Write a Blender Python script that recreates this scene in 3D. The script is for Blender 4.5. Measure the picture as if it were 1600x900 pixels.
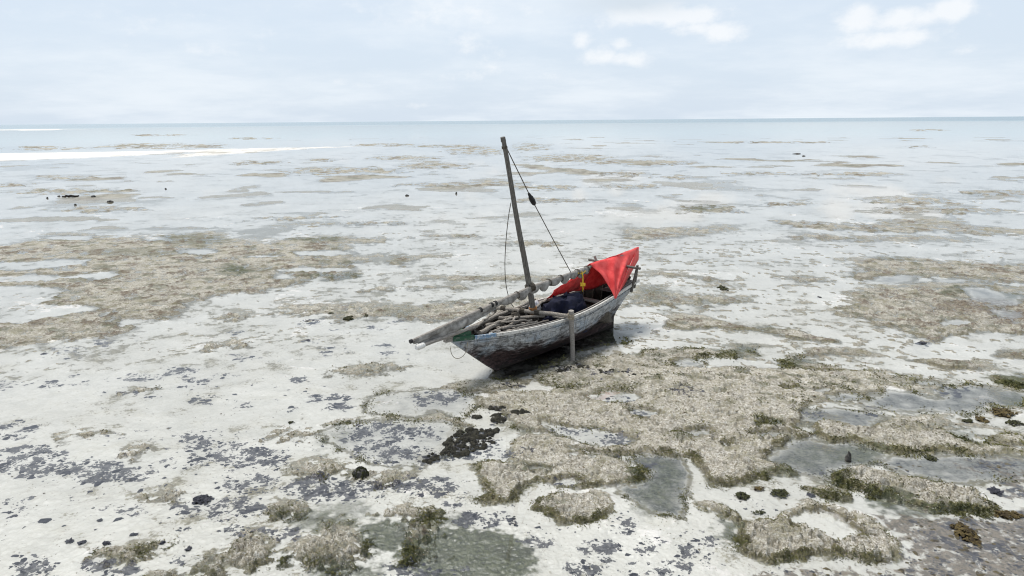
import bpy, math, random
import numpy as np
from mathutils import Vector, Matrix

random.seed(7); RNG = np.random.default_rng(11)
scene = bpy.context.scene
for o in list(bpy.data.objects): bpy.data.objects.remove(o)

# ------------------------------------------------------------------ camera
CAM_H = 6.4
FPX = 1600 * 24 / 36                      # focal length in photo pixels
PITCH = math.atan(262 / FPX)
ROLL = math.atan(13 / 1600)
FWD = np.array([0, math.cos(PITCH), -math.sin(PITCH)])
_R0 = np.array([1.0, 0, 0]); _U0 = np.array([0, math.sin(PITCH), math.cos(PITCH)])
RGT = math.cos(ROLL) * _R0 - math.sin(ROLL) * _U0
UPV = math.cos(ROLL) * _U0 + math.sin(ROLL) * _R0
cam_data = bpy.data.cameras.new('camera'); cam = bpy.data.objects.new('camera', cam_data)
scene.collection.objects.link(cam); scene.camera = cam
cam_data.lens = 24; cam_data.sensor_width = 36; cam_data.clip_start = 0.1; cam_data.clip_end = 60000
m = Matrix.Identity(4)
for i in range(3):
    m[i][0] = RGT[i]; m[i][1] = UPV[i]; m[i][2] = -FWD[i]
m[2][3] = CAM_H
cam.matrix_world = m

# ------------------------------------------------------------------ sun + sky
SUN_ELEV = math.radians(70); SUN_AZ = math.radians(-48)      # azimuth from +Y towards +X
sun_dir = Vector((math.sin(SUN_AZ) * math.cos(SUN_ELEV), math.cos(SUN_AZ) * math.cos(SUN_ELEV), math.sin(SUN_ELEV)))
sl = bpy.data.lights.new('sun', 'SUN'); sl.energy = 3.9; sl.angle = math.radians(22); sl.color = (1.0, 0.95, 0.88)
so = bpy.data.objects.new('sun', sl); scene.collection.objects.link(so)
so.rotation_euler = sun_dir.to_track_quat('Z', 'Y').to_euler(); so.location = (0, 0, 40)

scene.view_settings.view_transform = 'Standard'; scene.view_settings.look = 'None'
scene.view_settings.gamma = 1; scene.view_settings.use_curve_mapping = False
scene.view_settings.exposure = 0.06
scene.cycles.filter_width = 1.1; scene.cycles.max_bounces = 4; scene.cycles.diffuse_bounces = 1; scene.cycles.glossy_bounces = 2; scene.cycles.transmission_bounces = 3; scene.cycles.transparent_max_bounces = 6

world = bpy.data.worlds.new('World'); scene.world = world; world.use_nodes = True; world.cycles.sampling_method = 'NONE'
wt = world.node_tree; wt.nodes.clear()
def wn(t, **k):
    n = wt.nodes.new(t)
    for a, b in k.items(): setattr(n, a, b)
    return n
def wmath(op, a, b=None, c=None, clamp=False):
    n = wn('ShaderNodeMath', operation=op, use_clamp=clamp)
    for i, v in enumerate((a, b, c)):
        if v is None: continue
        if isinstance(v, (int, float)): n.inputs[i].default_value = v
        else: wt.links.new(v, n.inputs[i])
    return n.outputs[0]
sky = wn('ShaderNodeTexSky', sky_type='NISHITA', sun_disc=False)
sky.sun_elevation = SUN_ELEV; sky.sun_rotation = SUN_AZ
sky.altitude = 0; sky.air_density = 1.0; sky.dust_density = 2.0; sky.ozone_density = 1.0
tc = wn('ShaderNodeTexCoord'); sep = wn('ShaderNodeSeparateXYZ'); wt.links.new(tc.outputs['Generated'], sep.inputs[0])
X, Y, Z = sep.outputs
az = wmath('ARCTAN2', X, Y); el = wmath('ARCSINE', Z)
# cloud layer seen in perspective: direction projected on a flat deck
den = wmath('ADD', wmath('MAXIMUM', Z, 0.0), 0.16)
comb = wn('ShaderNodeCombineXYZ')
wt.links.new(wmath('DIVIDE', X, den), comb.inputs[0]); wt.links.new(wmath('DIVIDE', Y, den), comb.inputs[1])
nz = wn('ShaderNodeTexNoise'); nz.inputs['Scale'].default_value = 0.55; nz.inputs['Detail'].default_value = 7; nz.inputs['Roughness'].default_value = 0.6
wt.links.new(comb.outputs[0], nz.inputs['Vector'])
veil = wn('ShaderNodeMapRange', interpolation_type='SMOOTHSTEP'); wt.links.new(nz.outputs['Fac'], veil.inputs[0])
veil.inputs[1].default_value = 0.40; veil.inputs[2].default_value = 0.66
# individual low cumulus, placed by azimuth and elevation
def pix_dir(x, y):
    d = FWD + RGT * (x - 800) / FPX + UPV * (450 - y) / FPX
    return d / np.linalg.norm(d)
acomb = wn('ShaderNodeCombineXYZ'); wt.links.new(az, acomb.inputs[0]); wt.links.new(wmath('MULTIPLY', el, 1.5), acomb.inputs[1])
pn = wn('ShaderNodeTexNoise'); pn.inputs['Scale'].default_value = 26; pn.inputs['Detail'].default_value = 8; pn.inputs['Roughness'].default_value = 0.62
wt.links.new(acomb.outputs[0], pn.inputs['Vector'])
tot = None
PUFFS = [(1010,22,70,16,1.0),(1075,25,55,15,1.0),(1130,50,30,14,1.0),(1100,44,46,11,.8),(908,66,14,14,.9),(972,70,14,9,.8),(930,88,34,13,.8),(985,92,34,11,.8),
         (1345,28,30,18,.9),(1405,32,36,16,1.0),(1482,14,28,14,1.0),(1440,26,30,12,.9),(1395,60,60,12,.9),(735,60,30,22,.55),(770,100,24,26,.5),(720,120,50,10,.45),
         (540,128,40,8,.4),(660,165,40,6,.4),(880,120,40,12,.4),(1510,78,20,6,.4),(200,20,170,26,.30),(690,20,150,24,.45),(360,80,120,14,.25)]
for (px, py, sx, sy, amp) in PUFFS:
    d = pix_dir(px, py); a0 = math.atan2(d[0], d[1]); e0 = math.asin(d[2])
    u = wmath('MULTIPLY', wmath('SUBTRACT', az, a0), FPX / sx * .95)
    v = wmath('MULTIPLY', wmath('SUBTRACT', el, e0), FPX / sy * .95)
    q = wmath('ADD', wmath('MULTIPLY', u, u), wmath('MULTIPLY', v, v))
    g = wmath('MULTIPLY', wmath('EXPONENT', wmath('MULTIPLY', q, -0.8)), amp)
    tot = g if tot is None else wmath('MAXIMUM', tot, g)
puff = wn('ShaderNodeMapRange', interpolation_type='SMOOTHSTEP')
wt.links.new(wmath('ADD', tot, wmath('MULTIPLY', wmath('SUBTRACT', pn.outputs['Fac'], 0.5), 1.5)), puff.inputs[0])
puff.inputs[1].default_value = 0.22; puff.inputs[2].default_value = 0.95
def wmix(f, a, b):
    n = wn('ShaderNodeMix', data_type='RGBA')
    if isinstance(f, (int, float)): n.inputs[0].default_value = f
    else: wt.links.new(f, n.inputs[0])
    for s, v in ((n.inputs[6], a), (n.inputs[7], b)):
        if isinstance(v, tuple): s.default_value = v + (1,)
        else: wt.links.new(v, s)
    return n.outputs[2]
hz = wn('ShaderNodeMapRange', interpolation_type='SMOOTHSTEP'); wt.links.new(el, hz.inputs[0])
hz.inputs[1].default_value = 0.12; hz.inputs[2].default_value = 0.60; hz.inputs[3].default_value = 0.88; hz.inputs[4].default_value = 0.72
haze_c = wmix(hz.outputs[0], sky.outputs[0], (7.15, 8.15, 9.3))                 # thin bright overcast over the blue
c1 = wmix(wmath('MULTIPLY', veil.outputs[0], 0.6), haze_c, (8.9, 9.4, 9.85))
c2 = wmix(wmath('MULTIPLY', puff.outputs[0], 0.62), c1, (10.0, 10.0, 10.0))
# one grey cloud base
d = pix_dir(985, 4); a0 = math.atan2(d[0], d[1]); e0 = math.asin(d[2])
u = wmath('MULTIPLY', wmath('SUBTRACT', az, a0), FPX / 75); v = wmath('MULTIPLY', wmath('SUBTRACT', el, e0), FPX / 15)
gm = wmath('EXPONENT', wmath('MULTIPLY', wmath('ADD', wmath('MULTIPLY', u, u), wmath('MULTIPLY', v, v)), -0.9))
c3 = wmix(wmath('MULTIPLY', wmath('MULTIPLY', gm, wmath('ADD', pn.outputs['Fac'], 0.45)), 1.0, clamp=True), c2, (6.6, 7.4, 8.2))
bg = wn('ShaderNodeBackground'); bg.inputs['Strength'].default_value = 0.1
wt.links.new(c3, bg.inputs['Color'])
wo = wn('ShaderNodeOutputWorld'); wt.links.new(bg.outputs[0], wo.inputs[0])

# ------------------------------------------------------------------ helpers
def pix(x, y, z=0.0):
    "photo pixel -> point at height z"
    d = FWD + RGT * (x - 800) / FPX + UPV * (450 - y) / FPX
    t = (z - CAM_H) / d[2]
    return np.array([d[0] * t, d[1] * t, z])

_perm = np.random.default_rng(3).permutation(4096).astype(np.int64)
_gang = np.random.default_rng(5).random(4096) * 2 * np.pi
_gx = np.cos(_gang).astype(np.float32); _gy = np.sin(_gang).astype(np.float32)
def gnoise(x, y):
    xi = np.floor(x).astype(np.int64); yi = np.floor(y).astype(np.int64)
    fx = (x - xi).astype(np.float32); fy = (y - yi).astype(np.float32)
    u = fx * fx * fx * (fx * (fx * 6 - 15) + 10); v = fy * fy * fy * (fy * (fy * 6 - 15) + 10)
    def g(ix, iy, dx, dy):
        h = _perm[(_perm[ix & 4095] + iy) & 4095]
        return _gx[h] * dx + _gy[h] * dy
    a = g(xi, yi, fx, fy); b = g(xi + 1, yi, fx - 1, fy)
    c = g(xi, yi + 1, fx, fy - 1); d = g(xi + 1, yi + 1, fx - 1, fy - 1)
    return (a + u * (b - a)) * (1 - v) + (c + u * (d - c)) * v
def fbm(x, y, octv=4, gain=0.5):
    s = 0; a = 1.0; 
    for i in range(octv):
        s = s + a * gnoise(x * 2 ** i + 17.3 * i, y * 2 ** i - 9.1 * i); a *= gain
    return s
def sstep(a, b, x):
    t = np.clip((x - a) / (b - a), 0, 1); return t * t * (3 - 2 * t)

def link(o, parent=None):
    scene.collection.objects.link(o)
    if parent is not None: o.parent = parent
    return o
def tag(o, label=None, category=None, group=None, kind=None):
    if label: o['label'] = label
    if category: o['category'] = category
    if group: o['group'] = group
    if kind: o['kind'] = kind
    return o
def big_mesh(name, co, faces, mat, smooth=True):
    "numpy verts (N,3) and faces (M,k), fast path"
    me = bpy.data.meshes.new(name); co = np.asarray(co, np.float32); faces = np.asarray(faces, np.int32)
    k = faces.shape[1]
    me.vertices.add(len(co)); me.vertices.foreach_set('co', co.ravel())
    me.loops.add(faces.size); me.loops.foreach_set('vertex_index', faces.ravel())
    me.polygons.add(len(faces)); me.polygons.foreach_set('loop_start', np.arange(0, faces.size, k, dtype=np.int32))
    me.polygons.foreach_set('use_smooth', np.full(len(faces), smooth))
    me.update(calc_edges=True); me.validate()
    me.materials.append(mat)
    return bpy.data.objects.new(name, me)

class Mat:
    "small node-graph builder"
    def __init__(s, name):
        s.m = bpy.data.materials.new(name); s.m.use_nodes = True; s.t = s.m.node_tree; s.t.nodes.clear()
        s.out = s.n('ShaderNodeOutputMaterial'); s.co = s.n('ShaderNodeTexCoord')
    def n(s, t, **k):
        n = s.t.nodes.new(t)
        for a, b in k.items(): setattr(n, a, b)
        return n
    def put(s, sock, v):
        if isinstance(v, (int, float)): sock.default_value = v
        elif isinstance(v, tuple): sock.default_value = v + (1,) if (len(v) == 3 and sock.type == 'RGBA') else v
        else: s.t.links.new(v, sock)
    def math(s, op, a, b=None, clamp=False):
        n = s.n('ShaderNodeMath', operation=op, use_clamp=clamp); s.put(n.inputs[0], a)
        if b is not None: s.put(n.inputs[1], b)
        return n.outputs[0]
    def mix(s, f, a, b):
        n = s.n('ShaderNodeMix', data_type='RGBA'); s.put(n.inputs[0], f); s.put(n.inputs[6], a); s.put(n.inputs[7], b); return n.outputs[2]
    def ramp(s, v, a, b, c=0.0, d=1.0, smooth=True):
        n = s.n('ShaderNodeMapRange'); n.interpolation_type = 'SMOOTHSTEP' if smooth else 'LINEAR'
        s.put(n.inputs[0], v)
        for i, q in enumerate((a, b, c, d)): n.inputs[i + 1].default_value = q
        return n.outputs[0]
    def noise(s, scale, detail=4, rough=0.55, vec=None, stretch=None, dist=0.0):
        n = s.n('ShaderNodeTexNoise'); n.inputs['Scale'].default_value = scale; n.inputs['Detail'].default_value = detail
        n.inputs['Roughness'].default_value = rough; n.inputs['Distortion'].default_value = dist
        v = vec or s.co.outputs['Object']
        if stretch:
            mp = s.n('ShaderNodeMapping'); mp.inputs['Scale'].default_value = stretch; s.t.links.new(v, mp.inputs[0]); v = mp.outputs[0]
        s.t.links.new(v, n.inputs['Vector']); return n.outputs['Fac']
    def voronoi(s, scale, vec=None, feature='F1'):
        n = s.n('ShaderNodeTexVoronoi', feature=feature); n.inputs['Scale'].default_value = scale
        s.t.links.new(vec or s.co.outputs['Object'], n.inputs['Vector']); return n
    def bump(s, h, strength=0.5, dist=0.01):
        n = s.n('ShaderNodeBump'); n.inputs['Strength'].default_value = strength; n.inputs['Distance'].default_value = dist
        s.put(n.inputs['Height'], h); return n.outputs[0]
    def bsdf(s, color, rough=0.8, normal=None, spec=0.3, **k):
        b = s.n('ShaderNodeBsdfPrincipled'); s.put(b.inputs['Base Color'], color); s.put(b.inputs['Roughness'], rough)
        s.put(b.inputs['Specular IOR Level'], spec)
        if normal is not None: s.t.links.new(normal, b.inputs['Normal'])
        for a, v in k.items(): s.put(b.inputs[a], v)
        return b.outputs[0]
    def done(s, sh):
        s.t.links.new(sh, s.out.inputs['Surface']); return s.m
# ------------------------------------------------------------------ ground layout (surveyed as pixel outlines, laid out on the plane z = 0)
TILE = {'A': (0, 330, 2.904), 'B': (0, 590, 2.904), 'C': (500, 590, 2.904), 'D': (1050, 590, 2.904), 'E': (1000, 330, 2.667), 'F': (450, 350, 3.6), 'X': (0, 0, 1)}
def P(tile, s):
    ox, oy, k = TILE[tile]; v = [float(q) for q in s.replace(',', ' ').split()]
    return [(ox + v[i] / k, oy + v[i + 1] / k) for i in range(0, len(v), 2)]
def EL(tile, cx, cy, rx, ry, n=18):
    ox, oy, k = TILE[tile]
    return [(ox + (cx + rx * math.cos(a)) / k, oy + (cy + ry * math.sin(a)) / k) for a in [2 * math.pi * i / n for i in range(n)]]
# raised banks: outline, height, tone (0 pale shell rubble .. 1 grey-brown), green of the edge, raggedness
BANKS = [
 (P('A', '-300 150 0 145 120 130 200 100 330 90 480 95 600 110 800 100 1040 80 1060 120 1200 140 1350 115 1597 110 1597 300 1450 300 1300 340 1200 368 1100 365 1000 375 900 400 830 430 800 465 740 490 620 490 520 470 480 445 500 480 560 520 590 555 500 565 300 580 100 605 0 620 -300 640'), .05, .62, .35, 1.0),
 (P('F', '0 90 60 75 200 60 320 60 400 75 640 75 560 95 450 115 250 105 180 120 250 130 100 150 0 160'), .04, .8, .7, 1),
 (P('F', '0 180 200 170 420 175 520 150 600 155 700 170 1010 175 850 190 740 195 640 235 560 225 580 190 450 205 330 230 200 235 0 215'), .04, .75, .5, 1),
 (P('F', '60 285 200 270 400 275 430 290 250 310 80 310'), .04, .7, 1, 1),
 (P('F', '680 295 800 280 950 275 1130 290 1200 270 1260 275 1500 285 1500 320 1000 315 800 315'), .04, .7, .5, 1),
 (P('F', '350 380 450 350 550 340 700 345 900 345 1040 350 980 365 850 355 700 358 560 370 420 385'), .04, .4, .4, 1),
 (P('F', '0 460 120 440 300 425 500 430 620 450 720 455 850 430 1050 420 1250 390 1500 370 1500 480 1260 500 1000 510 850 545 700 540 600 515 450 520 300 540 200 500 30 490'), .03, .32, .35, 1.2),
 (P('F', '250 800 380 765 560 770 670 795 560 830 400 850 270 840'), .012, .25, .15, 1.4),
 (P('E', '-60 70 250 55 420 55 480 75 380 90 200 100 100 115 -60 120'), .04, .75, .3, 1),
 (P('E', '520 35 700 40 800 55 1000 50 1150 30 1300 45 1500 60 1700 75 1700 95 1400 100 1250 80 1100 90 900 80 780 75 640 65'), .04, .8, .4, 1.2),
 (P('E', '620 100 720 90 860 105 1000 95 1180 95 1350 100 1500 120 1400 135 1200 120 1000 125 800 120 680 120'), .035, .7, .3, 1.2),
 (P('E', '860 200 1000 190 1080 185 1250 200 1500 210 1700 190 1700 300 1450 300 1370 280 1200 270 1160 285 1100 290 1000 290 940 290 870 270 930 240'), .05, .9, .6, 1.3),
 (P('E', '940 310 1150 290 1300 290 1500 300 1700 300 1700 520 1600 520 1480 500 1380 505 1300 520 1200 530 1100 510 1000 470 900 440 830 430 870 380 850 345'), .05, .7, .6, 1.25),
 (P('E', '590 280 690 255 790 285 700 300'), .03, .6, .2, 1.4),
 (P('E', '0 235 150 255 300 275 380 285 300 290 150 270 0 268'), .03, .6, .5, 1.2),
 (P('E', '-40 300 130 300 150 340 480 350 440 380 200 390 -40 390'), .025, .5, .7, 1.6),
 (P('E', '100 410 250 430 450 480 650 495 700 510 820 540 760 545 620 525 460 495 330 485 200 492 120 485'), .045, .5, .7, .8),
 (P('E', '0 580 150 575 250 565 320 580 370 550 450 545 580 565 480 580 470 610 300 605 100 635 0 620'), .05, .75, 1, .8),
 (P('E', '650 600 740 570 850 555 920 570 1040 595 950 605 800 594'), .06, .85, .4, .8),
 (P('E', '570 620 640 610 740 630 850 655 900 670 780 668 600 640'), .05, .7, 1, .8),
 (P('E', '1130 625 1250 610 1420 620 1500 635 1420 660 1300 660'), .06, .85, .5, .8),
 (P('E', '1480 605 1540 570 1700 575 1700 610'), .06, .85, .4, .8),
 (P('E', '1430 690 1700 690 1700 740 1560 725'), .06, .8, 1, .8),
 (P('E', '700 680 900 668 1000 675 1250 672 1240 690 1080 700 950 690 800 700'), .045, .7, .5, 1),
 # pale shell bank around and below the boat
 (P('E', '-260 690 -150 640 0 640 250 640 480 660 600 680 850 660 1100 690 1280 700 1240 740 1260 780 1050 745 950 770 900 790 700 800 700 880 -260 880'), .045, .22, .25, .8),
 (P('D', '-160 -30 -60 -60 1000 -40 1000 60 880 80 750 75 640 60 720 100 600 130 580 160 620 200 560 230 640 250 560 280 480 310 430 350 430 380 520 410 560 430 420 450 300 480 190 490 160 450 130 390 100 360 0 350 -100 345'), .075, .25, .9, .7),
 (P('C', '700 70 830 55 960 60 1100 35 1250 30 1400 60 1760 40 1760 340 1620 360 1450 340 1350 345 1290 342 1230 332 1160 330 1130 315 1180 300 1150 275 1080 260 980 240 900 225 840 170 760 110'), .05, .3, .5, .8),
 (P('C', '680 390 760 375 860 385 850 300 880 260 900 235 980 245 1080 262 1150 278 1180 300 1140 320 1230 335 1350 350 1380 380 1400 410 1470 420 1480 450 1400 480 1280 485 1190 500 1100 500 1040 470 960 470 910 490 890 540 850 570 740 565 720 550 780 540 760 500 700 420'), .065, .3, 1, .7),
 (P('C', '1060 510 1120 520 1250 500 1330 530 1345 575 1320 610 1240 650 1150 665 1080 655 1070 625 1020 600 960 590 1000 550 1030 530'), .075, .28, 1, .6),
 (P('C', '200 88 350 48 480 38 620 50 730 88 850 130 900 165 840 160 720 120 690 95 620 62 480 50 350 60 250 84'), .03, .35, .3, .8),
 (P('C', '60 180 160 170 300 165 440 185 520 150 570 150 640 195 700 220 640 215 560 192 400 188 200 188 100 205 0 240 0 210'), .03, .3, .3, .8),
 (P('D', '640 210 720 200 860 225 960 200 1000 170 1100 160 1280 155 1300 180 1240 190 1250 230 1300 280 1400 300 1550 320 1700 320 1700 345 1400 352 1200 332 1040 345 960 332 880 302 800 287 700 282 660 250'), .075, .5, 1, .7),
 (P('D', '1420 265 1500 255 1700 260 1700 300 1560 310 1440 290'), .05, .4, .7, .8),
 (P('D', '720 440 780 415 880 400 960 410 1060 440 1180 470 1330 490 1390 475 1420 520 1460 600 1430 620 1300 610 1150 600 1080 580 960 550 880 520 800 490 740 470'), .10, .45, 1, .7),
 (P('D', '600 490 720 480 820 510 820 540 760 560 680 540'), .06, .35, 1, .7),
 (P('D', '310 660 370 640 470 640 520 590 600 555 700 560 820 590 920 630 980 690 1030 740 1050 800 1010 835 900 830 750 800 640 800 480 830 380 820 310 790 320 740'), .10, .22, 1, .7),
 (P('D', '90 560 160 545 240 580 310 630 330 660 280 645 200 605 120 580'), .06, .3, 1, .6),
 (P('X', '680 606 715 596 745 590 790 586 840 590 810 604 760 613 715 612'), .04, .25, .2, .8), (P('X', '860 566 900 556 960 548 1010 545 1060 556 1100 575 1080 600 1000 612 900 610 850 600 835 585'), .035, .25, .4, 1.0),
 # lower-left rubble and algae humps
 (EL('B', 520, 790, 180, 40), .035, .3, 1, 1.6), (EL('B', 1290, 590, 100, 50), .03, .15, .3, 1.8), (EL('B', 1130, 770, 95, 90), .05, .35, .8, 1.8),
 (EL('B', 1420, 770, 120, 90), .05, .12, .6, 1.8), (EL('B', 1430, 405, 150, 42), .03, .2, .7, 1.6), (EL('B', 1290, 245, 100, 26), .015, .25, .1, 2),
 (EL('B', 960, 840, 80, 60), .04, .3, 1, 1.8), (EL('B', 720, 885, 90, 25), .03, .3, 1, 1.6), (EL('C', 80, 750, 110, 120), .06, .1, .7, 1.8),
 (EL('C', 400, 610, 140, 34), .05, .25, .9, 1.8), (EL('C', 450, 695, 70, 70), .05, .4, 1, 1.8), (EL('C', 450, 795, 70, 34), .05, .12, .8, 1.8),
 (EL('C', 280, 440, 140, 36), .025, .2, .3, 1.8), (EL('C', 20, 400, 80, 50), .03, .2, .6, 1.8), (EL('B', 630, 320, 50, 40), .012, .3, .1, 2),
 (EL('A', 1050, 470, 90, 22), .02, .25, .3, 1.8), (EL('A', 1400, 440, 190, 28), .03, .2, .4, 1.6), (EL('A', 1000, 600, 130, 20), .015, .3, .3, 2),
 (EL('B', 340, 252, 140, 10), .01, .3, .1, 2), (EL('B', 700, 530, 130, 25), .008, .25, .1, 2.2), (EL('A', 640, 800, 60, 14), .008, .2, .1, 2),
]
for (x, y, rx, ry, hh, tn, gr) in [(100,298,100,5,.03,.7,.2),(150,326,75,5,.03,.7,.2),(20,287,22,4,.03,.7,.1),(95,276,60,5,.02,.6,.1),(500,266,60,7,.03,.75,.4),(395,253,45,4,.03,.7,.3),
   (675,258,60,6,.03,.8,.4),(745,234,48,9,.03,.7,.4),(700,228,70,3,.03,.8,.3),(500,249,26,3,.03,.8,.6),(630,246,60,4,.03,.7,.5),(570,266,60,6,.03,.7,.4),(690,288,70,4,.03,.8,.4),(780,284,40,5,.03,.7,.4),
   (825,228,30,8,.03,.7,.4),(890,246,70,7,.03,.7,.4),(1000,253,90,5,.03,.7,.4),(1060,276,30,4,.03,.7,.5),(970,271,60,4,.03,.7,.4),(1110,325,52,8,.035,.7,.5),(1200,222,120,2,.03,.9,.2),(1430,229,30,3,.03,1,.2),
   (1190,270,40,4,.03,.7,.3),(1330,271,90,4,.03,.6,.3),(1230,317,40,4,.03,.8,.2),(1430,313,80,7,.03,.8,.3),(1480,328,120,6,.03,.75,.3),(1560,300,60,6,.03,.8,.3),(1450,345,80,6,.03,.6,.2),(850,292,60,4,.03,.7,.4),
   (250,228,110,5,.03,.6,.1),(60,231,70,4,.03,.6,.1),(860,312,60,4,.02,.7,.4),(990,290,60,4,.02,.6,.4),(700,368,40,3,.02,.7,.3),(250,211,60,2,.03,.8,.1),(390,216,50,2,.03,.8,.1),(1450,203,40,2,.03,.8,.1),(600,226,60,3,.03,.7,.2),(540,348,90,3,.02,.6,.3),(450,340,70,3,.02,.6,.3),(830,379,50,5,.03,.7,.5)]:
    BANKS.append((EL('X', x, y, rx, ry, 14), hh, tn, gr, 2.2))
# pools cut back into the banks: outline, depth, green of the bottom
POOLS = [
 (P('X', '768 590 790 566 850 545 905 522 950 502 966 506 962 520 990 534 940 540 905 548 880 560 850 575 810 590 785 594'), .07, 0.0, 2.0),  # pool added under the hull, black bottom paints in its shade and reflection
 (EL('A', 705, 125, 70, 8), .03, 0), (EL('A', 900, 185, 95, 15), .04, 0), (EL('A', 1470, 190, 150, 13), .04, 0), (EL('A', 1290, 297, 62, 13), .04, 0), (EL('A', 1430, 266, 190, 11), .04, 0),
 (P('A', '-300 340 270 340 300 360 260 385 200 420 420 430 470 445 300 470 200 490 100 510 -300 520'), .05, 0),
 (P('A', '-300 240 150 225 280 215 400 220 390 240 280 250 150 265 -300 270'), .05, 0), (P('A', '-300 315 150 285 330 290 480 270 570 280 520 300 440 318 340 305 180 320 -300 330'), .05, 0),
 (EL('A', 330, 122, 120, 12), .03, 0), (EL('A', 960, 130, 40, 4), .03, 0), (EL('A', 1200, 205, 80, 6), .03, 0),
 (P('E', '940 292 1000 268 1090 262 1160 272 1150 290 1060 302'), .05, 0), (EL('E', 1310, 290, 90, 8), .05, 0), (P('E', '1330 320 1450 312 1530 350 1590 345 1600 390 1480 395 1380 370'), .06, .2),
 (EL('E', 1320, 462, 75, 12), .05, 0), (P('E', '1450 405 1600 420 1600 450 1480 440'), .05, .3),
 (P('E', '930 790 980 755 1060 743 1160 755 1260 785 1240 827 930 827'), .05, .1), (EL('E', 200, 632, 70, 14), .03, 0), (EL('E', 1180, 715, 80, 10), .03, 0),
 (P('C', '250 80 350 60 480 50 620 60 700 90 715 112 680 165 650 180 600 178 560 150 500 150 440 185 300 168 200 158 190 120'), .05, .05),
 (P('C', '0 245 100 205 200 195 400 193 560 198 640 215 640 250 560 350 480 400 380 402 260 395 150 360 60 300'), .05, .15),
 (P('C', '985 192 1080 215 1200 230 1320 245 1400 265 1440 290 1360 315 1250 310 1180 295 1080 258 1000 220'), .05, .05), (EL('C', 1130, 478, 72, 22), .05, 0), (EL('C', 1260, 352, 60, 9), .04, 0), (EL('C', 1330, 85, 130, 28), .045, .05),
 (EL('C', 1460, 160, 70, 18), .04, 0), (EL('C', 1150, 350, 38, 12), .02, .9), (EL('C', 990, 415, 50, 10), .01, .8),
 (P('C', '1390 375 1440 352 1560 347 1640 360 1680 420 1680 480 1640 640 1540 620 1440 570 1350 520 1340 495 1420 482 1480 452 1480 420'), .10, .6, 1.0),
 (EL('D', 110, 250, 75, 17), .05, 0), (EL('D', 230, 300, 26, 11), .04, 0), (EL('D', 690, 55, 40, 10), .04, 0), (EL('D', 790, 88, 95, 18), .05, 0), (EL('D', 450, 258, 110, 16), .05, .2), (EL('D', 460, 207, 50, 15), .02, .8), (EL('D', 540, 47, 30, 8), .02, .6),
 (P('D', '580 160 620 137 740 137 850 147 960 172 958 190 900 232 840 226 760 205 680 195 600 190'), .06, .1),
 (P('D', '860 115 920 82 990 57 1090 62 1160 92 1210 100 1240 40 1350 30 1500 50 1700 80 1700 120 1480 130 1400 165 1300 165 1200 148 1080 152 950 138'), .06, .1),
 (P('D', '430 370 450 330 520 290 620 265 700 290 820 290 900 330 950 345 900 380 850 400 730 420 700 460 600 440 560 420 440 380'), .09, .5),
 (P('D', '920 380 1000 352 1100 357 1200 347 1350 352 1700 362 1700 470 1400 470 1330 480 1200 460 1080 435 980 405'), .07, .25),
 (P('D', '520 660 560 622 640 603 720 612 800 652 850 700 880 738 760 748 660 710 570 690'), .012, .0, .05),
]
ISLES = [(EL('C', 780, 640, 8, 8), .0, .2, .2, 1)]
# white dry sand bars
BARS = [P('X', '300 236 480 230 580 228 500 232 420 237 340 243 260 247'), P('X', '-300 240 0 239 150 237 260 235 420 231 500 229 420 233 300 238 220 243 110 248 0 252 -300 256'), P('X', '-300 200 60 201 150 202 60 204 -300 205')]
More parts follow.
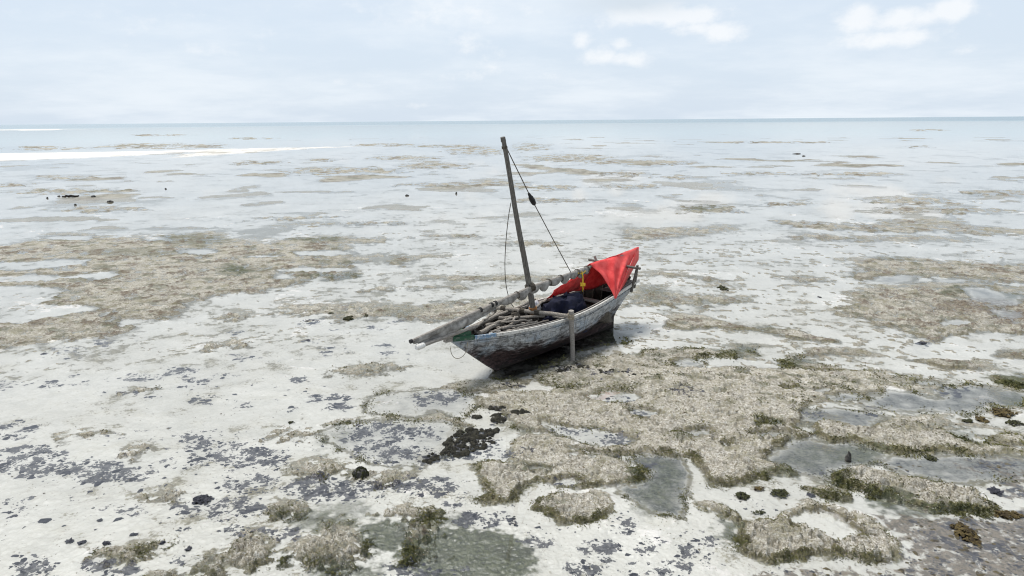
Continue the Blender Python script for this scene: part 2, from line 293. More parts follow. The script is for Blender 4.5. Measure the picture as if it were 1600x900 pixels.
# algae films on the bottom: (ellipse, strength)
GREENS = [(EL('A', 860, 130, 180, 32), .6), (EL('A', 600, 190, 260, 24), .5), (EL('A', 1480, 290, 130, 14), .7), (EL('A', 1430, 128, 160, 13), .7), (EL('A', 1080, 270, 100, 24), .9), (EL('A', 500, 520, 40, 18), .8),
 (EL('B', 1450, 640, 200, 55), .7), (EL('B', 1540, 870, 140, 60), .7), (EL('B', 940, 850, 90, 50), .5), (EL('B', 1480, 300, 70, 50), .4), (EL('B', 1560, 250, 60, 40), .5), (EL('B', 1450, 500, 170, 60), .3), (EL('B', 1310, 815, 60, 40), .6),
 (EL('C', 300, 715, 130, 80), 1.1), (EL('C', 660, 810, 330, 135), 1.1), (EL('C', 900, 850, 120, 70), .5), (EL('C', 560, 650, 140, 45), .7), (EL('C', 110, 590, 140, 45), .55), (EL('C', 110, 880, 170, 50), .8), (EL('C', 460, 700, 60, 60), .6),
 (EL('C', 960, 415, 90, 20), .7), (EL('C', 1430, 445, 55, 36), .8), (EL('C', 1500, 560, 110, 90), .45), (EL('C', 60, 290, 60, 60), .4), (EL('C', 920, 235, 80, 20), .5), (EL('C', 1080, 570, 55, 15), .6), (EL('C', 160, 260, 100, 40), .25),
 (EL('D', 830, 350, 130, 50), .7), (EL('D', 450, 205, 80, 25), .7), (EL('D', 60, 270, 120, 30), .5), (EL('D', 900, 330, 90, 30), .7), (EL('D', 1000, 560, 110, 40), .9), (EL('D', 1200, 610, 260, 30), .8), (EL('D', 780, 460, 70, 40), .7), (EL('D', 250, 700, 60, 60), .8), (EL('D', 30, 560, 60, 60), .4),
 (EL('D', 1100, 460, 100, 30), .4), (EL('D', 1180, 640, 220, 40), .5), (EL('D', 1560, 110, 70, 30), .8), (EL('D', 1320, 260, 60, 40), .6), (EL('D', 480, 430, 110, 20), .7), (EL('D', 740, 530, 90, 30), .6),
 (EL('E', 420, 580, 80, 28), .8), (EL('E', 660, 630, 80, 20), .8), (EL('E', 60, 345, 70, 40), .6), (EL('E', 1300, 335, 50, 25), .8), (EL('E', 1550, 340, 40, 20), .8), (EL('E', 1050, 195, 80, 14), .6), (EL('E', 300, 380, 160, 12), .4), (EL('E', 550, 490, 100, 9), .7), (EL('E', 120, 420, 60, 14), .5), (EL('E', 1560, 705, 110, 22), .9), (EL('E', 700, 265, 60, 10), .4),
 (EL('F', 240, 290, 180, 16), .9), (EL('F', 90, 90, 80, 14), .8), (EL('F', 190, 130, 60, 10), .7), (EL('F', 280, 225, 100, 10), .7), (EL('F', 620, 190, 60, 40), .5), (EL('F', 640, 490, 160, 35), .5), (EL('F', 950, 440, 150, 18), .6), (EL('F', 250, 440, 120, 10), .4),
 (EL('X', 960, 527, 32, 9), .8), (P('X', '770 590 790 566 850 545 905 522 950 502 966 506 962 520 985 532 940 540 905 548 880 560 850 575 810 590 785 594'), .0), (EL('X', 1100, 325, 40, 6), .7), (EL('X', 905, 592, 60, 8), .3), (EL('X', 930, 603, 80, 7), .4)]
# weed beds: (outline, density, clump threshold)
WEEDS = [(EL('A',470,593,60,14),.8),(EL('A',300,640,110,30),.35),(EL('A',230,780,65,22),.9),(EL('A',30,785,70,25),.7),(EL('A',640,750,110,20),.8),(EL('A',810,725,75,25),.8),(EL('A',895,765,58,18),1.3),(EL('A',585,820,48,11),1.2),(EL('A',685,840,32,9),1.2),
 (EL('A',900,850,62,18),1.3),(EL('A',820,790,30,7),1.2),(EL('A',1110,875,38,11),1.3),(EL('A',1360,765,42,15),1.2),(EL('A',1500,840,85,16),1.2),(EL('A',1350,887,36,12),1.2),(EL('A',1520,885,65,15),1.3),(EL('A',1400,505,62,14),.9),(EL('A',1100,660,55,11),.9),(EL('A',1060,548,32,8),1.1),(EL('A',1020,748,45,9),1),(EL('A',1490,640,40,7),1),(EL('A',430,790,300,60),.08),(EL('A',1150,800,400,60),.06),
 (EL('B',130,375,160,80),1.0),(EL('B',60,230,110,50),.7),(EL('B',480,420,240,58),.95),(EL('B',900,290,115,45),1.0),(EL('B',1120,350,190,60),.75),(EL('B',1130,480,160,50),.6),(EL('B',1250,390,62,32),1.2),(EL('B',1080,580,140,60),.9),(EL('B',1020,628,75,24),1.2),(EL('B',850,595,62,36),1.0),(EL('B',840,685,50,13),1.0),(EL('B',590,605,48,18),1.2),
 (EL('B',1080,692,80,26),1.4),(EL('B',1280,700,92,32),1.4),(EL('B',1440,500,160,60),1.2),(EL('B',150,850,115,48),1.2),(EL('B',500,860,125,42),1.2),(EL('B',210,890,55,20),1.2),(EL('B',60,580,62,36),1.1),(EL('B',820,825,60,25),.9),(EL('B',840,380,120,30),.5),(EL('B',860,360,60,14),1),(EL('B',80,815,40,15),1.0),(EL('B',300,640,300,60),.05),(EL('B',900,450,700,250),.045),(EL('B',1210,330,90,20),.9),
 (EL('C',530,92,135,36),.75),(EL('C',40,90,100,20),1.2),(EL('C',80,130,75,16),1.3),(EL('C',280,250,190,50),.9),(EL('C',330,340,210,48),.75),(EL('C',470,250,90,40),.5),(EL('C',860,345,110,22),.9),(EL('C',480,490,170,46),1.1),(EL('C',150,510,155,50),1.3),(EL('C',740,638,155,36),1.5),(EL('C',580,575,40,20),1.1),(EL('C',640,540,40,30),.6),
 (P('C','600 260 640 235 740 232 780 255 830 300 740 340 650 370 560 372 490 395 470 380 480 350 560 325'),1.7),(EL('C',815,185,28,28),1.4),(EL('C',800,140,44,8),1.5),(EL('C',910,165,48,8),1.5),(EL('C',710,178,22,7),1.5),(EL('C',775,240,34,9),1.5),(EL('C',700,127,16,5),1.5),(EL('C',920,352,18,6),1.5),
 (EL('C',960,740,46,32),.9),(EL('C',1020,745,26,18),1),(EL('C',1390,660,65,60),.75),(EL('C',1270,780,95,60),.75),(EL('C',1200,870,85,40),1.1),(EL('C',1500,870,110,40),.5),(EL('C',1440,780,110,30),.6),(EL('C',1510,740,70,20),.9),(EL('C',1130,700,260,120),.10),(EL('C',1130,483,60,17),.7),(EL('C',1150,238,105,18),1.1),(EL('C',1350,277,75,24),1.2),(EL('C',420,875,130,40),1.2),(EL('C',620,870,30,22),1.0),(EL('C',1370,95,70,14),.9),(EL('C',1450,160,45,12),.9),(EL('C',1300,355,45,8),.8),(EL('C',1500,395,70,16),.5),(EL('C',880,660,20,26),1.5),(EL('C',880,582,18,6),1.3),
 (EL('D',110,770,110,90),.55),(EL('D',40,860,60,40),.7),(EL('D',40,70,60,18),1.1),(EL('D',640,160,60,18),.8),(EL('D',900,165,70,14),.8),(EL('D',1280,60,70,25),.9),(EL('D',640,420,50,14),.6),(EL('D',1050,400,100,22),.5),(EL('D',380,560,150,60),.12),
 (P('D','1090 640 1500 640 1640 560 1700 900 400 905 450 860 1000 870 1080 810 1050 730'),.45),(EL('D',1330,700,75,80),.9),(EL('D',1440,400,150,40),.5),(EL('D',1560,500,80,60),.6),(EL('D',1120,680,40,14),1.2),
 (EL('E',180,760,70,22),.8),(EL('E',1180,550,36,8),1),(EL('E',60,500,60,10),.3),
 (EL('F',110,555,50,14),.7),(EL('F',470,580,50,12),.9),(EL('F',540,675,45,12),.8),(EL('F',560,720,60,10),.7),(EL('F',350,717,20,9),1.2),(EL('F',60,880,48,14),1.2),(EL('F',680,750,60,14),.5),(EL('F',150,660,60,14),.6),(EL('F',230,690,50,12),.7),(EL('F',250,593,32,6),.9),(EL('F',620,540,50,8),.7),
 (P('X','866 572 890 568 930 578 985 582 1010 590 960 590 900 584 868 584'),.30),(EL('X',876,575,14,5),1.3),(EL('X',910,573,10,4),1.3),(EL('X',945,583,12,3),1.3),(EL('X',800,602,18,3),1.3),(EL('X',980,585,20,4),1.0)]
# purple-brown weed film (maroon seagrass) and an inactive under-hull shade patch
BROWNS = [(P('D', '900 610 1500 630 1620 560 1700 560 1700 960 350 960 380 870 1050 870 1090 800 1000 700'), .72), (P('X', '780 580 830 556 900 528 950 507 960 518 905 540 870 560 820 580'), .0), (EL('D', 1560, 480, 90, 90), .6), (EL('D', 1450, 400, 160, 40), .5), (EL('E', 1400, 400, 210, 45), .6), (EL('E', 1560, 440, 120, 40), .7), (EL('E', 1120, 360, 110, 20), .4), (EL('D', 1130, 490, 80, 22), .4), (EL('D', 1520, 620, 110, 26), .5),
 (EL('C', 440, 690, 60, 70), .4), (EL('B', 1120, 750, 60, 60), .4), (EL('E', 850, 660, 160, 12), .4), (EL('E', 830, 575, 120, 20), .35), (EL('E', 1330, 640, 150, 18), .35), (EL('X', 965, 583, 40, 9), .25)]

# ------------------------------------------------------------------ polar ground grid, finest where the camera looks
ypx = np.concatenate([np.linspace(1010, 260, 600), np.linspace(259, 196, 110)])
rr = np.array([pix(800, y)[1] for y in ypx])
rr = np.concatenate([[0.6, 2.0, 3.5, 4.6, 5.4, 6.0], rr[rr > 6.3], rr[-1] * np.geomspace(1.08, 25000 / rr[-1], 26)])
rr = np.sort(rr)
half = math.radians(43)
th = np.concatenate([np.linspace(-math.pi, -half, 64, endpoint=False), np.linspace(-half, half, 1150, endpoint=False), np.linspace(half, math.pi, 64, endpoint=False)])
NR, NT = len(rr), len(th)
TH, RR = np.meshgrid(th, rr); gx = (RR * np.sin(TH)).ravel(); gy = (RR * np.cos(TH)).ravel(); gr_ = RR.ravel()
lr = np.log(gr_)
KL = 26.0
w1x = fbm(TH.ravel() * KL, lr * KL, 3); w1y = fbm(TH.ravel() * KL + 50, lr * KL + 31, 3)
w2x = fbm(TH.ravel() * KL * 4, lr * KL * 4, 3); w2y = fbm(TH.ravel() * KL * 4 + 70, lr * KL * 4 - 41, 3)
rw = np.minimum(gr_, 160)
wx = gx + rw * (0.0075 * w1x + 0.0020 * w2x); wy = gy + rw * (0.009 * w1y + 0.0025 * w2y)
def to_world(poly):
    out = []
    for (x, y) in poly:
        q = pix(x, max(y, 190.5)); out.append((q[0], q[1]))
    return np.array(out)
def sdf(poly, pad):
    "signed distance (negative inside) for the grid points near the polygon"
    w = to_world(poly)
    idx = np.nonzero((wx > w[:, 0].min() - pad) & (wx < w[:, 0].max() + pad) & (wy > w[:, 1].min() - pad) & (wy < w[:, 1].max() + pad))[0]
    px, py = wx[idx], wy[idx]
    best = np.full(len(idx), 1e9); ins = np.zeros(len(idx), bool)
    for i in range(len(w)):
        ax, ay = w[i]; bx, by = w[(i + 1) % len(w)]
        ex, ey = bx - ax, by - ay; L = ex * ex + ey * ey + 1e-12
        t = np.clip(((px - ax) * ex + (py - ay) * ey) / L, 0, 1)
        best = np.minimum(best, (px - ax - t * ex) ** 2 + (py - ay - t * ey) ** 2)
        c = (ay > py) != (by > py)
        with np.errstate(divide='ignore', invalid='ignore'):
            c &= px < (bx - ax) * (py - ay) / (by - ay + 1e-15) + ax
        ins ^= c
    d = np.sqrt(best); return idx, np.where(ins, -d, d)
N = NR * NT
deep = np.zeros(N); weed = np.zeros(N)
micro = fbm(gx / .11, gy / .11, 3); mid = fbm(gx / .7, gy / .7, 4); lowf = fbm(gx / 4.5, gy / 4.5, 3)
base = -0.020 + 0.030 * lowf + 0.014 * mid + 0.003 * micro
# gentle sand ripples in the shallows
base += 0.003 * np.sin((gx * 0.35 + gy) * 9 + 5 * lowf + 2 * mid) * sstep(60, 30, gr_)
# out on the open flat the water gets slowly deeper
base -= 0.05 * sstep(45, 160, gr_) + 0.5 * sstep(200, 900, gr_) + 6.0 * sstep(900, 2500, gr_)
rag0 = fbm(TH.ravel() * KL * 3.1 + 19, lr * KL * 4.4, 5, .6)
base = base + .014 * rag0 * sstep(200, 60, gr_)
hgt = base.copy()
mound = np.zeros(N); tone = np.full(N, .4); green = np.zeros(N); edge = np.zeros(N); brown = np.zeros(N); white = np.zeros(N); egreen = np.zeros(N)
rag = fbm(TH.ravel() * KL * 1.7 + 9, lr * KL * 2.4, 4)
brk2 = fbm(TH.ravel() * KL * 2.0 + 77, lr * KL * 2.6 + 13, 4, .55)
cn = fbm(TH.ravel() * KL * .42 + 140, lr * KL * .7 - 60, 5, .55); cn2 = fbm(TH.ravel() * KL * .30 - 14, lr * KL * .55 + 160, 5, .55)
chan = np.maximum(np.exp(-(cn / .050) ** 2), .95 * np.exp(-(cn2 / .035) ** 2)) * sstep(-.25, .15, rag + .3)
brk = fbm(TH.ravel() * KL * 2.6 + 5, lr * KL * 5.0, 5, .6)
def raise_bank(poly, hh, tn, gr, rg):
    w0 = to_world(poly); rc = np.hypot(w0[:, 0].mean(), w0[:, 1].mean()); s = min(rc, 150) / 12.0
    idx, d = sdf(poly, 1.2 * s)
    d = d + (0.13 if rg < .9 else 0.24) * s * rg * rag[idx] + .03 * s * w2x[idx]
    rpt = gr_[idx]; rv = np.hypot(w0[:, 0], w0[:, 1]); rho = np.clip((rpt - rv.min()) / max(rv.max() - rv.min(), 1e-3), 0, 1)
    far_ = np.clip(rho * 1.6 - .35, 0, 1)          # the landward side runs out gently, the seaward lip is cut
    wdt = (0.06 * s if rg < .9 else 0.10 * s) * (1 + 4.5 * far_)
    d = d + .55 * wdt * far_
    k = sstep(wdt, -wdt, d)
    top = hh * (1 + 0.45 * mid[idx]) + 0.020 * micro[idx]
    top = top + (hh * .55) * (1.5 * brk2[idx] + .4 * rag[idx]) * (1 if hh > .02 else 0)
    if hh > .02: top = top - (hh * 1.15 + .012) * chan[idx] * (1 if rg < 1.9 else .4)
    if rg >= .9: top = top + .062 * rg * brk[idx] - .003 * rg; k = k * (.35 + .65 * sstep(-.03, .004, top))
    new = base[idx] + k * (top - base[idx])
    up = new > hgt[idx]
    hgt[idx] = np.maximum(hgt[idx], new)
    tone[idx] = np.where(k > mound[idx], tn, tone[idx]); mound[idx] = np.maximum(mound[idx], k)
    core = sstep(-.08 * s, -.30 * s, d)
    e = np.exp(-(d / ((0.09 if rg < .9 else .14) * s)) ** 2) * (1 - deep[idx]) * (1 if rg < .9 else .8) * np.clip(1.25 - 1.3 * rho, .08, 1)
    edge[idx] *= 1 - core; egreen[idx] *= 1 - core; deep[idx] = np.maximum(deep[idx], core)
    edge[idx] = np.maximum(edge[idx], e); egreen[idx] = np.maximum(egreen[idx], e * gr)
for b in BANKS: raise_bank(*b)
mud_shade = np.zeros(N)  # muddy pool bottoms, plus the shade painted under the hull
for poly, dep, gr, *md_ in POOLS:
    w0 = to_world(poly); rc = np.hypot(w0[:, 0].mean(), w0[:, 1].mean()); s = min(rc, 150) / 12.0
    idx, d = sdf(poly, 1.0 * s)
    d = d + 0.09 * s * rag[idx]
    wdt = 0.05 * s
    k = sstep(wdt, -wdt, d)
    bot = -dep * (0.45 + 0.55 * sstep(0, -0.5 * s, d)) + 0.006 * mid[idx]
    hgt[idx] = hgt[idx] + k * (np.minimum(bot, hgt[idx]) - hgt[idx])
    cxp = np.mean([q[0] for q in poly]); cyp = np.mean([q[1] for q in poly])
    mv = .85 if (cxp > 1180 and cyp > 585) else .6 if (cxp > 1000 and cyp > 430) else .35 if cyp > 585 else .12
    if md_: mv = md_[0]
    mud_shade[idx] = np.maximum(mud_shade[idx] * (1 - k), mv * k * sstep(.02 * s, -.16 * s, d) * (1 + .6 * rag[idx]))
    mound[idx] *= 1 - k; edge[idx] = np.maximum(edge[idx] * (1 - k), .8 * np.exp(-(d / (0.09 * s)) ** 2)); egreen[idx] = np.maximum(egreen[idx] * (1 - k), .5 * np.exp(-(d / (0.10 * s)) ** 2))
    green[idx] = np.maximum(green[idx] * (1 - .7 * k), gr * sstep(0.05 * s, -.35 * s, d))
for poly in BARS:
    w0 = to_world(poly); idx, d = sdf(poly, 12); d = d + 3.0 * rag[idx]
    k = sstep(7, -7, d + 3 * w1y[idx]); hgt[idx] = np.maximum(hgt[idx], base[idx] + k * (0.06 - base[idx])); white[idx] = np.maximum(white[idx], k * (.45 if poly[0][0] == 300 else 1)); mound[idx] *= 1 - k
def film(arr, lst):
    for poly, st in lst:
        w0 = to_world(poly); rc = np.hypot(w0[:, 0].mean(), w0[:, 1].mean()); s = min(rc, 150) / 12.0
        idx, d = sdf(poly, 1.0 * s)
        k = st * sstep(.22 * s, -.22 * s, d + .30 * s * rag[idx] + .12 * s * w2y[idx]); arr[idx] = np.maximum(arr[idx], k)
film(green, GREENS); film(brown, BROWNS)
white = white - np.clip(mud_shade, 0, 1.6)
film(weed, [(p_, min(.66, .34 + .30 * d_) if d_ > .2 else .18) for p_, d_ in WEEDS])
hgt = hgt - .035 * np.clip(weed / .5, 0, 1) * (1 - mound)
# patchy weed on the distant flats
fp = fbm(gx / 13 + 3, gy / 13, 5); kf = sstep(.20, .34, fp) * sstep(32, 48, gr_) * sstep(420, 250, gr_)
kf *= sstep(-.1, .25, fbm(gx / 60 + 7, gy / 60, 2))
fp3 = fbm(gx / 6 - 30, gy / 4.5 + 8, 4); kf = np.maximum(kf, .7 * sstep(.26, .42, fp3) * sstep(34, 50, gr_) * sstep(220, 130, gr_))
hgt = np.maximum(hgt, base + kf * (0.02 + .02 * fp - base)); mound = np.maximum(mound, kf); tone = np.where(kf > .3, .75, tone); green = np.maximum(green, .3 * kf)
em = sstep(.004, .03, base) * sstep(60, 30, gr_) * sstep(-.25, .25, brk); mound = np.maximum(mound, .5 * em); tone = np.where((em > .2) & (mound < .55), .2, tone)
tone = np.clip(tone + .55 * w1x + .75 * brk2 + .3 * rag, 0, 1)
brown = np.maximum(brown, .62 * mound * sstep(.02, .30, w1y + .7 * brk2) * sstep(14, 22, gr_)); green = np.maximum(green, .6 * mound * sstep(.04, .30, fbm(TH.ravel() * KL * 1.3 - 40, lr * KL * 2.2, 3)) * sstep(12, 18, gr_))
cn3 = fbm(TH.ravel() * KL * .38 + 300, lr * KL * .85 + 70, 5, .6); wgt = sstep(-.05, .22, TH.ravel()) * sstep(13.5, 17, gr_) * sstep(48, 32, gr_) + .5 * sstep(18, 22, gr_) * sstep(60, 40, gr_) * (TH.ravel() < 0)
bk = np.exp(-(cn3 / .075) ** 2) * wgt * sstep(-.2, .2, brk2 + .12) * (1 - np.clip(mud_shade * 2, 0, 1))
bk *= sstep(1.1, 1.9, np.hypot(gx - 1.3, gy - 18.7))
hgt = np.maximum(hgt, base + bk * (.025 + .03 * brk - base)); mound = np.maximum(mound, .9 * bk); tone = np.where(bk > .3, np.clip(.55 + .8 * brk2, 0, 1), tone); green = np.maximum(green, .45 * bk * sstep(0, .3, rag)); edge = np.maximum(edge, .6 * bk * sstep(.0, .3, w2y))
SEA_FADE = sstep(1200, 300, gr_)
hgt = np.where(gr_ > 1200, base, hgt)
H2 = hgt.reshape(NR, NT)
def ground_z(x, y):
    r = np.hypot(x, y); t = np.arctan2(x, y)
    fi = np.clip(np.interp(r, rr, np.arange(NR)), 0, NR - 1.001); fj = np.clip(np.interp(t, th, np.arange(NT)), 0, NT - 1.001)
    i = fi.astype(int); j = fj.astype(int); a = fi - i; b = fj - j
    return (H2[i, j] * (1 - b) + H2[i, j + 1] * b) * (1 - a) + (H2[i + 1, j] * (1 - b) + H2[i + 1, j + 1] * b) * a
def gz(x, y): return float(ground_z(np.array([x]), np.array([y]))[0])

# ---- ground material
G = Mat('tidal_sand')
aA = G.n('ShaderNodeVertexColor', layer_name='cover'); aB = G.n('ShaderNodeVertexColor', layer_name='cover_extra')
sA = G.n('ShaderNodeSeparateColor'); G.t.links.new(aA.outputs[0], sA.inputs[0]); sB = G.n('ShaderNodeSeparateColor'); G.t.links.new(aB.outputs[0], sB.inputs[0])
m_mound, m_green, m_brown = sA.outputs; m_tone = aA.outputs['Alpha']; m_edge, m_egreen, m_white = sB.outputs; m_weed = aB.outputs['Alpha']
pos = G.n('ShaderNodeNewGeometry').outputs['Position']
spos = G.n('ShaderNodeSeparateXYZ'); G.t.links.new(pos, spos.inputs[0]); zz = spos.outputs[2]
n_big = G.noise(0.35, 4, .55, pos); n_mid = G.noise(2.3, 4, .6, pos); n_fine = G.noise(17, 4, .65, pos); n_grain = G.noise(48, 3, .7, pos); n_grit = G.noise(75, 2, .6, pos)
n_b2 = G.noise(0.9, 5, .64, pos, (1, 1.25, 1)); n_ol = G.noise(1.7, 5, .68, pos)
sand = G.mix(G.ramp(n_big, .35, .65), (.595, .582, .555), (.515, .502, .472))
sand = G.mix(G.math('MULTIPLY', G.ramp(n_fine, .46, .68), .30), sand, (0.412, 0.388, 0.341))
sand = G.mix(G.math('MULTIPLY', G.ramp(n_b2, .50, .70), .45), sand, (0.454, 0.430, 0.371))
# shell rubble with weed between
n_cl = G.noise(6.5, 4, .68, pos)
pale = G.mix(G.ramp(n_grain, .38, .62), (0.318, 0.296, 0.242), (0.659, 0.642, 0.595))
pale = G.mix(G.math('MULTIPLY', G.ramp(n_fine, .44, .60), .75), pale, (0.254, 0.230, 0.171))
pale = G.mix(G.math('MULTIPLY', G.ramp(n_cl, .48, .62), .55), pale, (0.277, 0.254, 0.183))
greyb = G.mix(G.ramp(n_grain, .36, .66), (0.165, 0.153, 0.129), (0.471, 0.454, 0.412))
greyb = G.mix(G.math('MULTIPLY', G.ramp(n_b2, .42, .58), .6), greyb, (0.218, 0.198, 0.153))
greyb = G.mix(G.math('MULTIPLY', G.ramp(n_cl, .48, .60), .6), greyb, (0.471, 0.454, 0.407))
greyb = G.mix(G.math('MULTIPLY', G.ramp(n_fine, .48, .62), .6), greyb, (0.101, 0.090, 0.061))
rub = G.mix(m_tone, pale, greyb)
rub = G.mix(G.math('MULTIPLY', G.ramp(n_ol, .50, .64), .52), rub, G.mix(G.ramp(n_fine, .4, .6), (0.082, 0.079, 0.037), (0.224, 0.210, 0.118)))
# lower, wetter parts of a bank carry more olive-brown weed, the tops dry pale
lowz = G.ramp(G.math('ADD', zz, G.math('MULTIPLY', G.math('SUBTRACT', n_cl, .5), .06)), .0, .042, 1.0, 0.0)
rub = G.mix(G.math('MULTIPLY', lowz, .58), rub, G.mix(G.ramp(n_fine, .4, .62), (0.112, 0.101, 0.059), (0.271, 0.242, 0.171)))
rub = G.mix(G.math('MULTIPLY', G.ramp(n_grit, .56, .66), .6), rub, (0.054, 0.048, 0.035))
mkr = G.math('ADD', m_mound, G.math('ADD', G.math('MULTIPLY', G.math('SUBTRACT', n_fine, .5), .7), G.math('ADD', G.math('MULTIPLY', G.math('SUBTRACT', n_mid, .5), .8), G.math('MULTIPLY', G.math('SUBTRACT', n_b2, .5), 1.0))))
mkr = G.math('ADD', mkr, G.ramp(n_big, .40, .62, -.04, .17))
mk = G.ramp(mkr, .22, .52)
rim = G.math('MULTIPLY', G.ramp(mkr, .16, .34), G.ramp(mkr, .62, .40))
# sediment on submerged sand
sub_ = G.ramp(zz, -.040, -.004, 1.0, 0.0)
sand = G.mix(G.math('MULTIPLY', G.ramp(n_ol, .46, .66), .32), sand, (.40, .395, .375))
sand = G.mix(G.math('MULTIPLY', sub_, .16), sand, (.30, .305, .295))
mud_shade = G.math('MULTIPLY', G.ramp(m_white, 0.0, -1.0), G.ramp(n_mid, .30, .60, .75, 1.0))
sand = G.mix(mud_shade, sand, G.mix(G.ramp(m_white, -1.0, -1.6), G.mix(G.ramp(n_fine, .4, .6), (.085, .090, .090), (.17, .175, .17)), (.018, .018, .014)))  # the near-black step is the shade painted under the hull
col = G.mix(mk, sand, rub)
col = G.mix(G.math('MULTIPLY', rim, .62), col, G.mix(G.ramp(n_cl, .42, .58), (.10, .088, .052), (.22, .20, .135)))
# algae along the bank edges, greener low down
eg = G.math('MULTIPLY', m_egreen, G.ramp(n_mid, .30, .55))
eg = G.ramp(G.math('ADD', eg, G.math('MULTIPLY', G.math('SUBTRACT', n_fine, .5), .7)), .22, .72)
algae = G.mix(G.ramp(n_fine, .35, .65), (.075, .078, .032), (.19, .18, .09))
col = G.mix(G.math('MULTIPLY', eg, .9), col, algae)
dk = G.ramp(G.math('ADD', G.math('MULTIPLY', m_edge, .9), G.math('MULTIPLY', G.math('SUBTRACT', n_fine, .5), .8)), .28, .74)
col = G.mix(G.math('MULTIPLY', dk, .72), col, G.mix(G.ramp(n_fine, .4, .6), (.045, .038, .022), (.13, .115, .07)))
gf = G.ramp(G.math('ADD', m_green, G.math('MULTIPLY', G.math('SUBTRACT', n_cl, .5), .9)), .12, .95)
galg = G.mix(G.ramp(n_fine, .38, .62), (.022, .030, .016), (.080, .090, .050))
galg = G.mix(G.math('MULTIPLY', G.ramp(n_cl, .46, .62), .35), galg, (.17, .178, .125)); galg = G.mix(G.math('MULTIPLY', G.ramp(n_ol, .50, .64), .6), galg, (.03, .034, .022))
col = G.mix(G.math('MULTIPLY', gf, .92), col, galg)
bf = G.ramp(G.math('ADD', m_brown, G.math('MULTIPLY', G.math('SUBTRACT', n_cl, .5), 1.9)), .36, .72)
col = G.mix(G.math('MULTIPLY', bf, .85), col, G.mix(G.ramp(n_fine, .4, .6), (.07, .056, .044), (.17, .135, .10)))
col = G.mix(G.math('MULTIPLY', G.ramp(m_white, 0.0, 1.0), .75), col, (.60, .585, .555))
wv = G.math('ADD', G.math('MULTIPLY', G.noise(3.0, 4, .70, pos), .65), G.math('MULTIPLY', n_fine, .35))
wf_ = G.ramp(G.math('ADD', m_weed, G.math('MULTIPLY', G.math('SUBTRACT', wv, .5), 3.4)), .50, .62)
col = G.mix(G.math('MULTIPLY', wf_, .93), col, G.mix(G.ramp(n_fine, .4, .6), (.028, .030, .040), (.072, .073, .090)))
wet = G.ramp(zz, .012, .045, 1.0, 0.0)
col = G.mix(G.math('MULTIPLY', wet, .10), col, (.12, .11, .09))
hgtb = G.math('ADD', G.math('MULTIPLY', n_fine, .8), G.math('ADD', G.math('MULTIPLY', n_grain, G.math('ADD', .25, m_mound)), G.math('MULTIPLY', n_mid, .5)))
rough = G.ramp(wet, 0, 1, .92, .24, False)
g_sh = G.bsdf(col, rough, G.bump(hgtb, .75, .022), spec=G.ramp(wet, 0, 1, .15, .45, False))
ground_mat = G.done(g_sh)

jj = np.arange(NT); jn = (jj + 1) % NT
ii = np.arange(NR - 1)[:, None]
faces = np.stack([ii * NT + jj, (ii + 1) * NT + jj, (ii + 1) * NT + jn, ii * NT + jn], -1).reshape(-1, 4)
faces = faces[:, ::-1]
ground = big_mesh('ground', np.stack([gx, gy, hgt], 1), faces, ground_mat)
link(ground); tag(ground, kind='structure')
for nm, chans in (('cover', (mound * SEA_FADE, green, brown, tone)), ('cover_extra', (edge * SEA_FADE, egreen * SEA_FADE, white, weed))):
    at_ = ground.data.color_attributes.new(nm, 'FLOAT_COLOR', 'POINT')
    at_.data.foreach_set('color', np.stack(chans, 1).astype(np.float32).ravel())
print('ground', N)

# ------------------------------------------------------------------ water sheet
wr = np.concatenate([[0.5], np.geomspace(3, 25000, 110)]); wth = np.linspace(-math.pi, math.pi, 180, endpoint=False)
WT, WR = np.meshgrid(wth, wr)
wxy = np.stack([(WR * np.sin(WT)).ravel(), (WR * np.cos(WT)).ravel(), np.zeros(WR.size)], 1)
a_ = np.arange(180); an = (a_ + 1) % 180; b_ = np.arange(len(wr) - 1)[:, None]
wf = np.stack([b_ * 180 + a_, (b_ + 1) * 180 + a_, (b_ + 1) * 180 + an, b_ * 180 + an], -1).reshape(-1, 4)[:, ::-1]
Wm = Mat('sea_water')
dep = Wm.n('ShaderNodeVertexColor', layer_name='depth'); sd_ = Wm.n('ShaderNodeSeparateColor'); Wm.t.links.new(dep.outputs[0], sd_.inputs[0])
w_deep, w_mid, w_wave = sd_.outputs
wpos = Wm.n('ShaderNodeNewGeometry').outputs['Position']
wn2 = Wm.noise(.10, 2, .6, wpos, (1, 2.2, 1)); wn3 = wn2
fr = Wm.n('ShaderNodeFresnel'); fr.inputs['IOR'].default_value = 1.333
tr = Wm.n('ShaderNodeBsdfTransparent'); Wm.put(tr.inputs[0], (.955, .974, .978))
body = Wm.n('ShaderNodeBsdfDiffuse'); Wm.put(body.inputs[0], Wm.mix(w_deep, (.38, .52, .52), (.06, .15, .20)))
bm_ = Wm.n('ShaderNodeMixShader'); Wm.put(bm_.inputs[0], Wm.math('MULTIPLY', w_mid, Wm.ramp(wn3, .3, .7, .75, 1.0), clamp=True)); Wm.t.links.new(tr.outputs[0], bm_.inputs[1]); Wm.t.links.new(body.outputs[0], bm_.inputs[2])
gl = Wm.n('ShaderNodeBsdfGlossy'); Wm.put(gl.inputs['Roughness'], Wm.math('ADD', .015, Wm.math('MULTIPLY', w_wave, .22))); Wm.put(gl.inputs['Color'], (.98, .98, .98))
